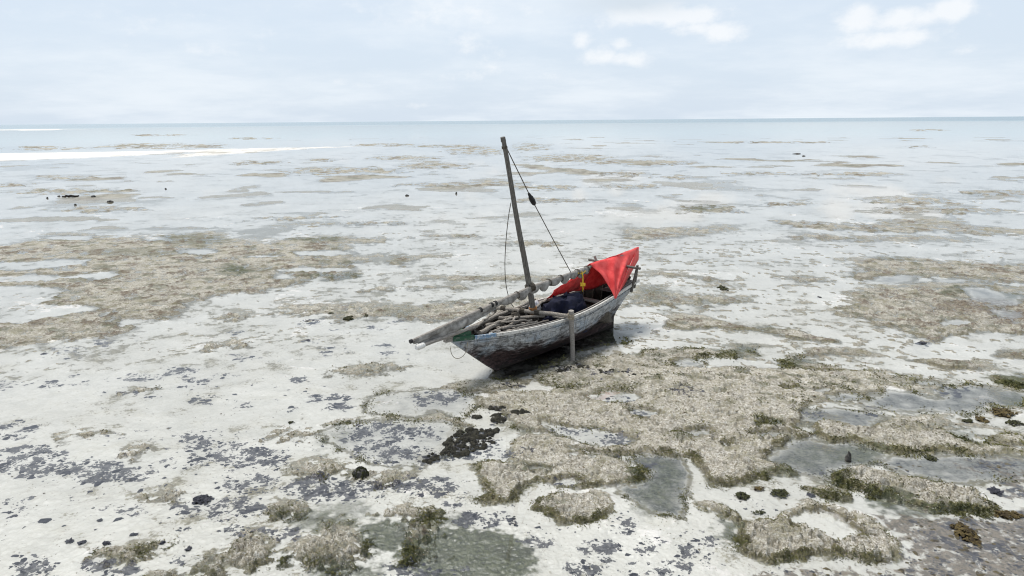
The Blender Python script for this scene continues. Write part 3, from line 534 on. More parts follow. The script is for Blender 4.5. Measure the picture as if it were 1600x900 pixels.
# wave slopes lower the mean reflectance of choppy water near grazing view
fac = Wm.math('MULTIPLY', fr.outputs[0], Wm.math('SUBTRACT', 1.0, Wm.math('MULTIPLY', w_wave, Wm.ramp(wn2, .3, .7, .35, .55))))
ms = Wm.n('ShaderNodeMixShader'); Wm.put(ms.inputs[0], fac); Wm.t.links.new(bm_.outputs[0], ms.inputs[1]); Wm.t.links.new(gl.outputs[0], ms.inputs[2])
water_mat = Wm.done(ms.outputs[0])
water = big_mesh('water', wxy, wf, water_mat); link(water); tag(water, kind='structure')
rW = WR.ravel() * (1 + .12 * gnoise(WT.ravel() * 3, WR.ravel() * 0 + 2.0))
ca = water.data.color_attributes.new('depth', 'FLOAT_COLOR', 'POINT')
ca.data.foreach_set('color', np.stack([sstep(800, 1500, rW), np.maximum(.75 * sstep(90, 380, rW), sstep(800, 1400, rW)), np.maximum(.22 * sstep(120, 400, rW), sstep(800, 1400, rW)), np.ones(rW.size)], 1).astype(np.float32).ravel())
# ------------------------------------------------------------------ loose cover on the flat (uncountable)
def simple_mat(name, c1, c2, scale, rough=.8, spec=.2, bump=.3, bd=.01):
    m_ = Mat(name); n_ = m_.noise(scale, 4, .6, m_.n('ShaderNodeNewGeometry').outputs['Position'])
    return m_.done(m_.bsdf(m_.mix(m_.ramp(n_, .35, .65), c1, c2), rough, m_.bump(n_, bump, bd), spec))
weed_mat = simple_mat('dark_seaweed', (.024, .026, .034), (.06, .06, .072), 14)
brown_weed_mat = simple_mat('brown_seaweed', (.030, .022, .012), (.10, .075, .028), 16)
blade_mat = simple_mat('green_algae_blades', (.06, .066, .024), (.19, .18, .08), 6)
shell_mat = simple_mat('shell_grit', (.34, .32, .28), (.60, .58, .54), 30)
bits_mat = simple_mat('weed_bits', (.05, .04, .025), (.16, .13, .08), 20)

def blobs(name, pts, rad, hgt_, mat, nseg=8):
    "many small lumpy cushions, joined"
    n = len(pts); ang = np.linspace(0, 2 * np.pi, nseg, endpoint=False)
    jit = RNG.uniform(.62, 1.3, (n, nseg)); ph = RNG.uniform(0, 6.28, n)[:, None]
    str_ = RNG.uniform(.7, 1.5, n)[:, None]
    c, s_ = np.cos(ang[None] + ph), np.sin(ang[None] + ph)
    V = np.zeros((n, 2 * nseg + 1, 3), np.float32)
    for ring, (f, hz) in enumerate(((1.0, -.006), (.62, .8))):
        V[:, ring * nseg:(ring + 1) * nseg, 0] = pts[:, 0:1] + rad[:, None] * jit * f * c * str_
        V[:, ring * nseg:(ring + 1) * nseg, 1] = pts[:, 1:2] + rad[:, None] * jit * f * s_
        V[:, ring * nseg:(ring + 1) * nseg, 2] = pts[:, 2:3] + (hz if ring == 0 else hz * hgt_[:, None] * RNG.uniform(.5, 1.2, (n, nseg)))
    V[:, -1, :] = pts; V[:, -1, 2] += hgt_
    a = np.arange(nseg); b = (a + 1) % nseg
    tri = np.concatenate([np.stack([a, b, b + nseg], 1), np.stack([a, b + nseg, a + nseg], 1), np.stack([a + nseg, b + nseg, np.full(nseg, 2 * nseg)], 1)])
    F_ = (np.arange(n)[:, None, None] * (2 * nseg + 1) + tri[None]).reshape(-1, 3)
    return link(big_mesh(name, V.reshape(-1, 3), F_, mat))

def scatter(poly, n):
    w = to_world(poly); lo, hi = w.min(0), w.max(0)
    q = RNG.uniform(lo, hi, (n * 2, 2)); ins = np.zeros(len(q), bool)
    for i in range(len(w)):
        ax, ay = w[i]; bx, by = w[(i + 1) % len(w)]
        c = (ay > q[:, 1]) != (by > q[:, 1]); c &= q[:, 0] < (bx - ax) * (q[:, 1] - ay) / (by - ay + 1e-15) + ax; ins ^= c
    return q[ins][:n]
def area(poly):
    w = to_world(poly); x, y = w[:, 0], w[:, 1]; return abs(np.dot(x, np.roll(y, -1)) - np.dot(y, np.roll(x, -1))) / 2
pts = []; rads = []
for poly, den_ in WEEDS:
    ar = area(poly); cx = to_world(poly).mean(0); rc = math.hypot(*cx); sz = max(.030, .0027 * rc)
    n = int(min(2600, ar * den_ * .40 / (math.pi * (sz * 1.0) ** 2)))
    if n < 1: n = 1
    q = scatter(poly, int(n * 2.2) + 4)
    cl = fbm(q[:, 0] / (.22 * rc / 12) + 31, q[:, 1] / (.22 * rc / 12), 3) + RNG.normal(0, .10, len(q))
    q = q[np.argsort(-cl)[:n]]
    pts.append(q); rads.append(RNG.lognormal(0, .34, len(q)) * sz)
pts = np.concatenate(pts); rads = np.clip(np.concatenate(rads), .015, .16)
z_ = ground_z(pts[:, 0], pts[:, 1]); keep = z_ < .02
pts, rads, z_ = pts[keep], rads[keep], z_[keep]
P3 = np.column_stack([pts, z_ - .003]); isb = (pts[:, 0] > 4.0) & (pts[:, 1] < 13.5) & (pts[:, 0] / pts[:, 1] > .42) & (RNG.random(len(pts)) < .55)
wd = blobs('seaweed_bed', P3[~isb], rads[~isb], rads[~isb] * .12, weed_mat)
tag(wd, 'dark seaweed tufts lying scattered over the shallow white sand', 'seaweed', kind='stuff')
wb = blobs('brown_seaweed_bed', P3[isb], rads[isb], rads[isb] * .25, brown_weed_mat)
tag(wb, 'brown seaweed tufts spread over the sand at the lower right corner', 'seaweed', kind='stuff')
print('weeds', len(pts))

# weed in front of the bow, its black painting in the hull's dark reflection
black_mat_w = simple_mat('reflection_black_weed', (.007, .007, .006), (.034, .032, .022), 16)
BL = [(P('C','600 260 640 235 740 232 780 255 800 285 730 325 650 355 570 360 490 392 470 382 490 350 560 325'), 250), (EL('C',815,185,24,26), 60), (EL('C',800,140,42,7), 45), (EL('C',910,165,44,7), 45), (EL('C',710,178,20,6), 22), (EL('C',775,240,32,8), 40), (EL('X',876,576,16,6), 22), (EL('X',905,574,18,4), 16), (EL('X',945,583,16,4), 12), (EL('X',800,603,17,3), 10), (P('X','880 568 910 570 960 580 1000 584 1012 590 960 588 910 580'), 26)]
q = np.concatenate([scatter(p_, n_) for p_, n_ in BL]); rb_ = RNG.lognormal(-3.55, .5, len(q))
tag(blobs('hull_reflection_weed', np.column_stack([q, np.maximum(ground_z(q[:, 0], q[:, 1]), -.004) - .004]), rb_, rb_ * .7, black_mat_w), 'black seaweed tufts washed up on the sand in front of the bow', 'seaweed', kind='stuff')
# shell grit and weed bits on the banks, algae blades on the bank edges
vis = (np.abs(TH.ravel()) < math.radians(41)) & (gr_ < 30) & (gr_ > 7.5)
def pick(wgt, n):
    p = np.clip(wgt, 0, None) * vis * gr_ ** 0.0; p = p / p.sum(); i = RNG.choice(N, n, p=p)
    cell = np.maximum(.012, gr_[i] * .0013)
    x = gx[i] + RNG.normal(0, 1, n) * cell; y = gy[i] + RNG.normal(0, 1.6, n) * cell
    return np.column_stack([x, y, ground_z(x, y)]), gr_[i]
def shards(name, pts, size, mat, flat=.5):
    n = len(pts); a = RNG.uniform(0, 6.28, n)[:, None] + np.array([0, 2.1, 4.2])[None] + RNG.normal(0, .35, (n, 3))
    V = np.zeros((n, 4, 3), np.float32)
    V[:, :3, 0] = pts[:, 0:1] + size[:, None] * np.cos(a) * RNG.uniform(.6, 1.3, (n, 3)); V[:, :3, 1] = pts[:, 1:2] + size[:, None] * np.sin(a)
    V[:, :3, 2] = pts[:, 2:3] - .003 + size[:, None] * RNG.uniform(0, .5, (n, 3)); V[:, 3] = pts; V[:, 3, 2] += size * flat
    V[:, 3, :2] += RNG.normal(0, .3, (n, 2)) * size[:, None]
    tri = np.array([[0, 1, 3], [1, 2, 3], [2, 0, 3]]); F_ = (np.arange(n)[:, None, None] * 4 + tri[None]).reshape(-1, 3)
    return link(big_mesh(name, V.reshape(-1, 3), F_, mat, smooth=False))
q, r_ = pick(mound * (hgt > .005) * (1.2 - tone) * (1 - .6 * green), 42000)
tag(shards('shell_grit', q, RNG.lognormal(-5.0, .35, len(q)) * np.clip(r_ / 11, .9, 1.25), shell_mat), 'pale broken shell and coral grit covering the raised banks', 'shells', kind='stuff')
q, r_ = pick((mound * (hgt > .005) * (.6 + .6 * edge + .5 * green) + .05 * (mid > .05) * (gr_ < 20)), 42000)
tag(shards('weed_bits', q, RNG.lognormal(-4.8, .4, len(q)) * np.clip(r_ / 11, .9, 1.3), bits_mat), 'small dark weed scraps strewn over banks and sand', 'weed', kind='stuff')
q, r_ = pick((egreen * (.25 + green) + .12 * green * mound) * sstep(-.05, -.0, hgt) * sstep(-.10, .30, mid) * (gr_ < 20), 30000)
n = len(q); L = RNG.uniform(.018, .045, n) * np.clip(r_ / 12, .9, 1.6); a = RNG.uniform(0, 6.28, n); w_ = L * .14
V = np.zeros((n, 4, 3), np.float32); dx, dy = np.cos(a), np.sin(a)
V[:, 0] = q; V[:, 1] = q; V[:, 0, 0] -= dy * w_; V[:, 0, 1] += dx * w_; V[:, 1, 0] += dy * w_; V[:, 1, 1] -= dx * w_; V[:, :2, 2] -= .004
V[:, 2] = q; V[:, 2, 0] += dx * L * .45 + dy * w_ * .8; V[:, 2, 1] += dy * L * .45 - dx * w_ * .8; V[:, 2, 2] += L * .55
V[:, 3] = q; V[:, 3, 0] += dx * L * 1.1; V[:, 3, 1] += dy * L * 1.1; V[:, 3, 2] += L * .45
F_ = (np.arange(n)[:, None, None] * 4 + np.array([[0, 1, 2], [0, 2, 3]])[None]).reshape(-1, 3)
tag(link(big_mesh('algae_fringe', V.reshape(-1, 3), F_, blade_mat, smooth=False)), 'short green algae blades fringing the edges of the banks', 'algae', kind='stuff')
# ------------------------------------------------------------------ mesh helpers for built things
def obj(name, V, F_, mat, parent=None, smooth=False):
    me = bpy.data.meshes.new(name); me.from_pydata([tuple(map(float, v)) for v in V], [], [tuple(f) for f in F_]); me.validate()
    if smooth:
        me.polygons.foreach_set('use_smooth', [True] * len(me.polygons))
        try: me.set_sharp_from_angle(angle=math.radians(50))
        except Exception: pass
    me.update(); me.materials.append(mat)
    return link(bpy.data.objects.new(name, me), parent)
def join(parts):
    V, F_ = [], []
    for v, f in parts:
        o = len(V); V += list(v); F_ += [tuple(i + o for i in q) for q in f]
    return V, F_
def tube(path, rad, seg=8, wob=0.0, caps=True):
    path = [Vector(p) for p in path]; n = len(path)
    if not hasattr(rad, '__len__'): rad = [rad] * n
    V, F_ = [], []; ref = Vector((0, 0, 1))
    for i, p in enumerate(path):
        d = (path[min(i + 1, n - 1)] - path[max(i - 1, 0)]).normalized()
        r0 = ref if abs(d.dot(ref)) < .95 else Vector((1, 0, 0))
        a = d.cross(r0).normalized(); b = a.cross(d).normalized()
        for k in range(seg):
            t = 2 * math.pi * k / seg; r = rad[i] * (1 + wob * random.uniform(-1, 1))
            V.append(p + a * math.cos(t) * r + b * math.sin(t) * r)
    for i in range(n - 1):
        for k in range(seg):
            F_.append((i * seg + k, i * seg + (k + 1) % seg, (i + 1) * seg + (k + 1) % seg, (i + 1) * seg + k))
    if caps: F_.append(tuple(range(seg))[::-1]); F_.append(tuple((n - 1) * seg + k for k in range(seg)))
    return V, F_
def bar(path, w, h, up=(0, 0, 1), side=None):
    "rectangular timber along a path"
    path = [Vector(p) for p in path]; n = len(path); V, F_ = [], []
    for i, p in enumerate(path):
        d = (path[min(i + 1, n - 1)] - path[max(i - 1, 0)]).normalized()
        a = d.cross(Vector(up)).normalized(); b = a.cross(d).normalized()
        for sa, sb in ((-1, -1), (1, -1), (1, 1), (-1, 1)): V.append(p + a * sa * w / 2 + b * sb * h / 2)
    for i in range(n - 1):
        for k in range(4): F_.append((i * 4 + k, i * 4 + (k + 1) % 4, (i + 1) * 4 + (k + 1) % 4, (i + 1) * 4 + k))
    F_.append((3, 2, 1, 0)); F_.append(tuple((n - 1) * 4 + k for k in range(4)))
    return V, F_
def lerp3(a, b, n, sag=0.0, wob=0.0):
    a, b = Vector(a), Vector(b); out = []
    for i in range(n + 1):
        t = i / n; p = a.lerp(b, t); p.z -= sag * 4 * t * (1 - t)
        if 0 < i < n: p += Vector([random.uniform(-wob, wob) for _ in range(3)])
        out.append(p)
    return out
def ring_coil(centre, axis, r, turns=4, pitch=.025, tr=.012, n=10):
    axis = Vector(axis).normalized(); q = axis.to_track_quat('Z', 'Y'); pts_ = []
    for i in range(turns * n + 1):
        t = 2 * math.pi * i / n
        pts_.append(Vector(centre) + q @ Vector((math.cos(t) * r, math.sin(t) * r, (i / n - turns / 2) * pitch)))
    return tube(pts_, tr, 5)

# ------------------------------------------------------------------ materials for the boat
def wood(name, c1, c2, c3, stretch=(2, 14, 14), bump=.5):
    m_ = Mat(name); a = m_.noise(5, 6, .65, stretch=stretch, dist=.6); b = m_.noise(2.2, 4, .6); c = m_.noise(60, 3, .6, stretch=(.2, 1, 1))
    col = m_.mix(m_.ramp(a, .32, .68), c1, c2); col = m_.mix(m_.math('MULTIPLY', m_.ramp(b, .5, .72), .7), col, c3)
    return m_.done(m_.bsdf(col, .85, m_.bump(m_.math('ADD', a, m_.math('MULTIPLY', c, .5)), bump, .012), .2))
grey_wood = wood('weathered_grey_wood', (.13, .118, .105), (.36, .335, .305), (.22, .195, .165))
pole_wood = wood('weathered_pole_wood', (.10, .088, .075), (.36, .33, .29), (.19, .16, .13))
mast_wood = wood('mast_wood', (.06, .056, .05), (.17, .16, .145), (.11, .095, .08), (9, 9, 1.2))
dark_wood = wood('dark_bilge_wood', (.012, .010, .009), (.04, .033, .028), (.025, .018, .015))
def hull_paint():
    m_ = Mat('worn_hull_paint'); co = m_.co.outputs['Object']; sp = m_.n('ShaderNodeSeparateXYZ'); m_.t.links.new(co, sp.inputs[0])
    big = m_.noise(1.6, 5, .6, stretch=(.8, 1, 1.6)); med = m_.noise(7, 6, .68, stretch=(.55, 1, 1.5)); fin = m_.noise(30, 4, .65, stretch=(.5, 1, 1)); drip = m_.noise(9, 4, .6, stretch=(1.6, 1, .22))
    white = m_.mix(m_.ramp(med, .36, .66), (.20, .205, .21), (.50, .51, .515))
    white = m_.mix(m_.math('MULTIPLY', m_.ramp(big, .46, .62), .6), white, (.27, .33, .40))
    white = m_.mix(m_.math('MULTIPLY', m_.ramp(drip, .50, .66), .7), white, (.11, .10, .09))
    white = m_.mix(m_.ramp(fin, .56, .68), white, (.05, .063, .056))
    red = m_.mix(m_.ramp(med, .38, .64), (.018, .0125, .0125), (.078, .048, .045))
    red = m_.mix(m_.ramp(big, .48, .66), red, (.02, .0185, .018))
    red = m_.mix(m_.math('MULTIPLY', m_.ramp(fin, .55, .70), .6), red, (.19, .165, .155))
    # painted boot line: falls from the bow towards midships
    edge_ = m_.math('ADD', sp.outputs[2], m_.math('ADD', m_.math('MULTIPLY', m_.math('SUBTRACT', med, .5), 1.0), m_.math('MULTIPLY', m_.math('SUBTRACT', big, .5), .8)))
    col = m_.mix(m_.ramp(m_.math('SUBTRACT', edge_, m_.ramp(sp.outputs[0], .6, -1.2, 0.0, .20)), .44, .84), red, white)
    return m_.done(m_.bsdf(col, .7, m_.bump(m_.math('ADD', med, fin), .5, .010), .3))
hull_mat = hull_paint()
def paint(name, c, worn=(.3, .29, .27), amt=.5):
    m_ = Mat(name); n_ = m_.noise(11, 5, .65); f_ = m_.noise(40, 3, .6)
    col = m_.mix(m_.math('MULTIPLY', m_.ramp(n_, .48, .66), amt), c, worn); col = m_.mix(m_.math('MULTIPLY', m_.ramp(f_, .56, .7), .6), col, (.06, .055, .05))
    return m_.done(m_.bsdf(col, .65, m_.bump(n_, .3, .006), .3))
rail_mat = paint('worn_white_rail', (.52, .51, .48), (.24, .22, .2), .9)
blue_mat = paint('worn_blue_paint', (.13, .21, .31), (.45, .46, .46), 1.0)
green_mat = paint('worn_green_paint', (.018, .07, .038), (.12, .13, .11), .9)
black_mat = paint('black_rubber', (.012, .012, .013), (.05, .05, .05), .6)
white_mat = paint('worn_white_paint', (.68, .67, .64), (.42, .40, .37), .6)
def cloth(name, c1, c2, scale=7, trans=0.0, bump=.4, rough=.8):
    m_ = Mat(name); n_ = m_.noise(scale, 5, .6); w = m_.noise(scale * 9, 3, .6)
    col = m_.mix(m_.ramp(n_, .34, .66), c1, c2); nb = m_.bump(m_.math('ADD', n_, m_.math('MULTIPLY', w, .25)), bump, .02)
    sh = m_.bsdf(col, rough, nb, .25)
    if trans:
        tl = m_.n('ShaderNodeBsdfTranslucent'); m_.put(tl.inputs[0], col); mx = m_.n('ShaderNodeMixShader'); m_.put(mx.inputs[0], trans)
        m_.t.links.new(sh, mx.inputs[1]); m_.t.links.new(tl.outputs[0], mx.inputs[2]); sh = mx.outputs[0]
    return m_.done(sh)
tarp_mat = cloth('red_tarpaulin', (.70, .050, .050), (.86, .105, .10), 5, .22, .35, .5)
_t = tarp_mat.node_tree; _b = [n for n in _t.nodes if n.type == 'BSDF_PRINCIPLED'][0]; _src = _b.inputs['Base Color'].links[0].from_socket
_n = _t.nodes.new('ShaderNodeTexNoise'); _n.inputs['Scale'].default_value = 2.6; _n.inputs['Detail'].default_value = 6; _n.inputs['Roughness'].default_value = .7
_r = _t.nodes.new('ShaderNodeMapRange'); _r.inputs[1].default_value = .45; _r.inputs[2].default_value = .72; _r.inputs[4].default_value = .55; _t.links.new(_n.outputs['Fac'], _r.inputs[0])
_m = _t.nodes.new('ShaderNodeMix'); _m.data_type = 'RGBA'; _t.links.new(_r.outputs[0], _m.inputs[0]); _t.links.new(_src, _m.inputs[6]); _m.inputs[7].default_value = (.80, .22, .19, 1); _t.links.new(_m.outputs[2], _b.inputs['Base Color'])
sail_mat = cloth('grey_sailcloth', (.15, .142, .132), (.33, .32, .30), 6, .08)
navy_mat = cloth('navy_cloth', (.003, .004, .014), (.007, .009, .028), 6)
bundle_mat = cloth('white_cloth', (.50, .50, .53), (.75, .75, .77), 6)
rope_mat = cloth('old_rope', (.17, .14, .10), (.36, .31, .24), 30)
dark_rope_mat = cloth('dark_rope', (.045, .038, .03), (.11, .095, .075), 30)
rust_rope_mat = cloth('rusty_rope', (.16, .065, .02), (.30, .15, .06), 30)
yellow_mat = cloth('yellow_rope', (.55, .32, .02), (.72, .48, .05), 20)

# ------------------------------------------------------------------ the boat (local frame: x aft along the keel, -y towards the camera side, z up)
PSI = math.radians(46.4)
foot = pix(775, 578)
boat = bpy.data.objects.new('sailing_boat', None); link(boat)
boat.location = (foot[0], foot[1], -0.01); boat.rotation_euler = (0, 0, PSI)
tag(boat, 'weathered wooden sailing boat with bare leaning mast stranded on the tidal flat', 'boat')
BM = Matrix.Translation(boat.location) @ Matrix.Rotation(PSI, 4, 'Z')
BU = np.linspace(0, 1, 11); BB = [.035, .34, .59, .77, .87, .89, .85, .74, .61, .49, .386]
def sheer(u): return 1.228 * (1 - u) * (1 - 2 * u) + 1.179 * 4 * u * (1 - u) + 1.429 * u * (2 * u - 1)
_c5 = np.polyfit(BU, BB, 5)
def hbreadth(u): return max(.03, float(np.polyval(_c5, u)))
def xs_(v): return -1.555 * v ** 1.04
def xe_(v): return 5.20 + .86 * max(0.0, (v - .22) / .78) ** 1.25
def gsec(u, v):
    mids = float(np.interp(v, [0, .10, .22, .36, .5, .7, .85, 1], [.05, .17, .40, .66, .82, .94, .98, 1]))
    vb = v ** .80; vs = .04 + .96 * v ** 1.5
    kb = max(0, 1 - u / .30) ** 1.3; ks = max(0, (u - .55) / .45) ** 1.4
    return (mids * (1 - kb) + vb * kb) * (1 - ks) + vs * ks
def hp(u, v, off=0.0, side=-1):
    x = xs_(v) + (xe_(v) - xs_(v)) * u
    return Vector((x, side * max(.004, hbreadth(u) * gsec(u, v) + off), v * sheer(u)))
def hull_half(x, z):
    "inner half breadth at a station x and height z"
    u = (x + 1.555) / 7.61
    for _ in range(12):
        v = min(1, max(0, z / sheer(min(1, max(0, u))))); u = min(1, max(0, (x - xs_(v)) / (xe_(v) - xs_(v))))
    return hbreadth(u) * gsec(u, v)
NU = 30
us = [i / NU for i in range(NU + 1)]
# inner shell of the hull with keel, stem and sternpost
V, F_ = [], []; vs_ = [0, .08, .18, .3, .42, .56, .72, .88, 1.0]
for side in (-1, 1):
    o = len(V)
    for v in vs_:
        for u in us: V.append(hp(u, v, -.028, side))
    for a in range(len(vs_) - 1):
        for b in range(NU):
            q = (o + a * (NU + 1) + b, o + a * (NU + 1) + b + 1, o + (a + 1) * (NU + 1) + b + 1, o + (a + 1) * (NU + 1) + b); F_.append(q if side == 1 else q[::-1])
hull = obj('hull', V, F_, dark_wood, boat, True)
obj('keel', *bar([(-.02, 0, .035), (1.5, 0, .02), (3.5, 0, .02), (5.22, 0, .03)], .10, .16), dark_wood, boat)
obj('stem', *bar([(.06, 0, .0), (-.28, 0, .23), (-.75, 0, .60), (-1.2, 0, .955), (-1.52, 0, 1.21), (-1.66, 0, 1.33)], .085, .11, (0, 1, 0)), hull_mat, boat)
obj('sternpost', *bar([(5.22, 0, -.03), (5.23, 0, .34), (5.42, 0, .62), (5.74, 0, 1.0), (6.08, 0, 1.42), (6.13, 0, 1.50)], .075, .09, (0, 1, 0)), dark_wood, boat)
NST = 9; vb_ = [.03 + .97 * (i / NST) ** .9 for i in range(NST + 1)]
for side in (-1, 1):
    for i in range(NST):
        v0, v1 = vb_[i], vb_[i + 1]; gap = .0035
        V, F_ = [], []
        for u in us:
            w = random.uniform(-.0022, .0022)
            vm = (v0 + v1) / 2
            V += [hp(u, v0 + gap, .013 + w, side), hp(u, vm, .012 + w, side), hp(u, v1 - gap, .001 + w, side), hp(u, v1 - gap, -.02, side), hp(u, v0 + gap, -.02, side)]
        for b in range(NU):
            for k in range(5):
                q = (b * 5 + k, b * 5 + (k + 1) % 5, (b + 1) * 5 + (k + 1) % 5, (b + 1) * 5 + k); F_.append(q if side == 1 else q[::-1])
        F_.append((0, 1, 2, 3, 4)); F_.append(tuple(NU * 5 + k for k in range(5)))
        obj('plank', V, F_, hull_mat, hull, True)
# transom boards across the narrow stern
for i in range(5):
    v0, v1 = .42 + .58 * i / 5, .42 + .58 * (i + 1) / 5 - .012
    ps = []
    for dx in (-.015, .02):
        for v in (v0, v1):
            p = hp(1, v); ps += [Vector((p.x + dx, p.y, p.z)), Vector((p.x + dx, -p.y, p.z))]
    obj('transom_board', ps, [(0, 1, 3, 2), (4, 6, 7, 5), (0, 4, 5, 1), (2, 3, 7, 6), (0, 2, 6, 4), (1, 5, 7, 3)], grey_wood, boat)
# ribs and rails
for side in (-1, 1):
    for i in range(17):
        u = .09 + .87 * i / 16
        path = [hp(u, v, -.052, side) for v in (.12, .22, .34, .48, .64, .8, .92, .995)]
        obj('rib', *bar(path, .05, .045, (1, 0, 0)), grey_wood if u < .5 else dark_wood, boat)  # aft ribs darker: shade under the tarpaulin put into the wood colour
    ur = [.146 + .854 * i / 30 for i in range(31)]
    g = [hp(u, 1, .022, side) + Vector((0, 0, .008)) for u in ur]
    obj('gunwale', *bar(g, .05, .075), rail_mat, boat, True)
    g = [hp(u, 1, -.10, side) + Vector((0, 0, .004)) for u in [.15 + .83 * i / 26 for i in range(27)]]
    obj('inner_rail', *bar(g, .035, .06), grey_wood, boat, True)
    g = [hp(u, 1, .022, side) + Vector((0, 0, .008)) for u in [.072 + .072 * i / 6 for i in range(7)]]
    obj('bow_rail', *bar(g, .055, .095), blue_mat, boat, True)
    g = [hp(u, 1, .022, side) + Vector((0, 0, .02)) for u in [.003 + .067 * i / 5 for i in range(6)]]
    obj('bow_rail', *bar(g, .06, .11), green_mat, boat, True)
    # rubbing strake a hand below the rail
    g = [hp(u, .885, .022, side) for u in [.01 + .98 * i / 30 for i in range(31)]]
    obj('rubbing_strake', *bar(g, .03, .035), hull_mat, boat, True)
# bow cap, stem head, cleat
def slab(pts_, z0, z1):
    n = len(pts_); V = [Vector((p[0], p[1], z0)) for p in pts_] + [Vector((p[0], p[1], z1)) for p in pts_]
    return V, [tuple(range(n))[::-1], tuple(range(n, 2 * n))] + [(i, (i + 1) % n, n + (i + 1) % n, n + i) for i in range(n)]
obj('bow_cap', *slab([(-1.54, -.05), (-1.06, -.22), (-1.06, .22), (-1.54, .05)], 1.19, 1.37), green_mat, boat)
obj('stem_head', *slab([(-1.74, -.05), (-1.505, -.075), (-1.505, .075), (-1.74, .05)], 1.20, 1.36), grey_wood, boat)
obj('mooring_cleat', *join([tube([(-.93, .20, 1.22), (-.93, .20, 1.44)], [.05, .045], 8), tube([(-1.06, .24, 1.40), (-.80, .16, 1.43)], [.045, .05], 8)]), black_mat, boat, True)
# floor boards and thwarts
for k, y in enumerate((-.36, -.18, 0, .18, .36)):
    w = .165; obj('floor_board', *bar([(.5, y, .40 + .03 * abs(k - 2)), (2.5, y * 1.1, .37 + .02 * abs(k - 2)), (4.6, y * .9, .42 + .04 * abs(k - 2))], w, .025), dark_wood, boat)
for x, z, w in ((-.35, 1.06, .16), (.35, 1.05, .15), (2.35, 1.00, .2), (4.15, 1.09, .24), (5.25, 1.20, .4)):
    hb = hull_half(x, z) - .05
    obj('thwart', *bar([(x, -hb, z), (x, hb, z)], w, .04), grey_wood, boat)
# crossbeam with its two prop posts
bn = Vector((1.80, -1.0, 1.30)); bf = Vector((1.02, .92, 1.33))
cross = obj('crossbeam', *tube(lerp3(bf + (bf - bn).normalized() * .12, bn + (bn - bf).normalized() * .10, 8, wob=.008), [.062, .06, .058, .06, .058, .06, .058, .056, .055], 8), pole_wood, boat, True)
for c in ((1.46, -.16, 1.31), (1.30, .24, 1.32), (1.08, .76, 1.33)):
    obj('lashing', *ring_coil(c, bn - bf, .066, 5, .028, .014), dark_rope_mat, cross, True)
zn = gz(*(BM @ Vector((1.93, -1.02, 0))).xy); 
post = obj('prop_post', *tube([(1.93, -1.04, zn - .06), (1.90, -1.05, .5), (1.85, -1.05, 1.0), (1.80, -1.07, 1.46)], [.062, .065, .068, .075], 8, .04), grey_wood, boat, True)
obj('lashing', *ring_coil((1.815, -1.055, 1.30), (0, 0, 1), .082, 5, .03, .016), rope_mat, post, True)
post = obj('prop_post', *tube([(1.0, 1.12, -.06), (1.0, 1.08, .6), (1.0, 1.02, 1.46)], [.06, .062, .068], 8, .04), grey_wood, boat, True)
obj('lashing', *ring_coil((1.0, 1.03, 1.33), (0, 0, 1), .078, 5, .03, .016), dark_rope_mat, post, True)
# mast, stepped on the floor and raked forward
mb = Vector((1.72, 0, .34)); mt_ = Vector((.36, 0, 5.97))
def mast_at(z): return mb.lerp(mt_, (z - mb.z) / (mt_.z - mb.z))
mast = obj('mast', *tube([mast_at(z) + Vector((0, .012 * math.sin(z * 2), 0)) for z in np.linspace(.34, 5.97, 14)], list(np.linspace(.088, .056, 14)), 10, .02), mast_wood, boat, True)
obj('mast_cap', *tube([mast_at(5.90), mast_at(6.01)], [.066, .062], 10), mast_wood, mast, True)
obj('mast_lashing', *ring_coil(mast_at(1.34), mt_ - mb, .10, 7, .028, .018), rust_rope_mat, mast, True)
obj('mast_lashing', *ring_coil(mast_at(1.15), mt_ - mb, .10, 7, .03, .018), dark_rope_mat, mast, True)
obj('mast_step', *slab([(1.45, -.16), (2.0, -.16), (2.0, .16), (1.45, .16)], .38, .52), dark_wood, boat)
# yard with the furled sail
YK = [(-2.84, 1.51), (-1.2, 1.73), (1.34, 2.03), (3.9, 2.19), (6.42, 2.33)]
def yard_at(t): return Vector((t, -.085 + .01 * math.sin(t), float(np.interp(t, [k[0] for k in YK], [k[1] for k in YK]))))
yt = np.linspace(-2.84, 6.42, 34)
yard = obj('yard', *tube([yard_at(t) for t in yt], [.032 + .022 * max(0, math.sin(math.pi * min(1, (t + 3.6) / 8.0))) for t in yt], 8, .03), grey_wood, boat, True)
for t in (-2.82, -.62, -.22, -.08): obj('band', *tube([yard_at(t - .03), yard_at(t + .03)], .05 if t < -2 else .072, 10), black_mat, yard, True)
for t in (.75, 2.05, 2.55, 3.3, 3.75): obj('tie', *ring_coil(yard_at(t) + Vector((0, 0, -.035)), (1, 0, .1), .095, 2, .03, .009), dark_rope_mat, yard, True)
obj('yard_lashing', *join([ring_coil(yard_at(1.335) + Vector((0, .04, -.01)), (1, 0, .1), .12, 4, .04, .022), ring_coil(mast_at(2.03), mt_ - mb, .105, 3, .04, .02)]), dark_rope_mat, boat, True)
tk = [-2.75, -2.2, -1.4, -.62, -.22, .15, .75, 1.2, 1.65, 2.05, 2.55, 2.95, 3.3, 3.62, 3.85]
V, F_ = [], []; seg = 10; st = []
for i in range(len(tk) - 1):
    for j in range(6):
        f = j / 6; t = tk[i] + (tk[i + 1] - tk[i]) * f; st.append((t, math.sin(math.pi * f) ** .7, i))
st.append((3.85, 0, 14))
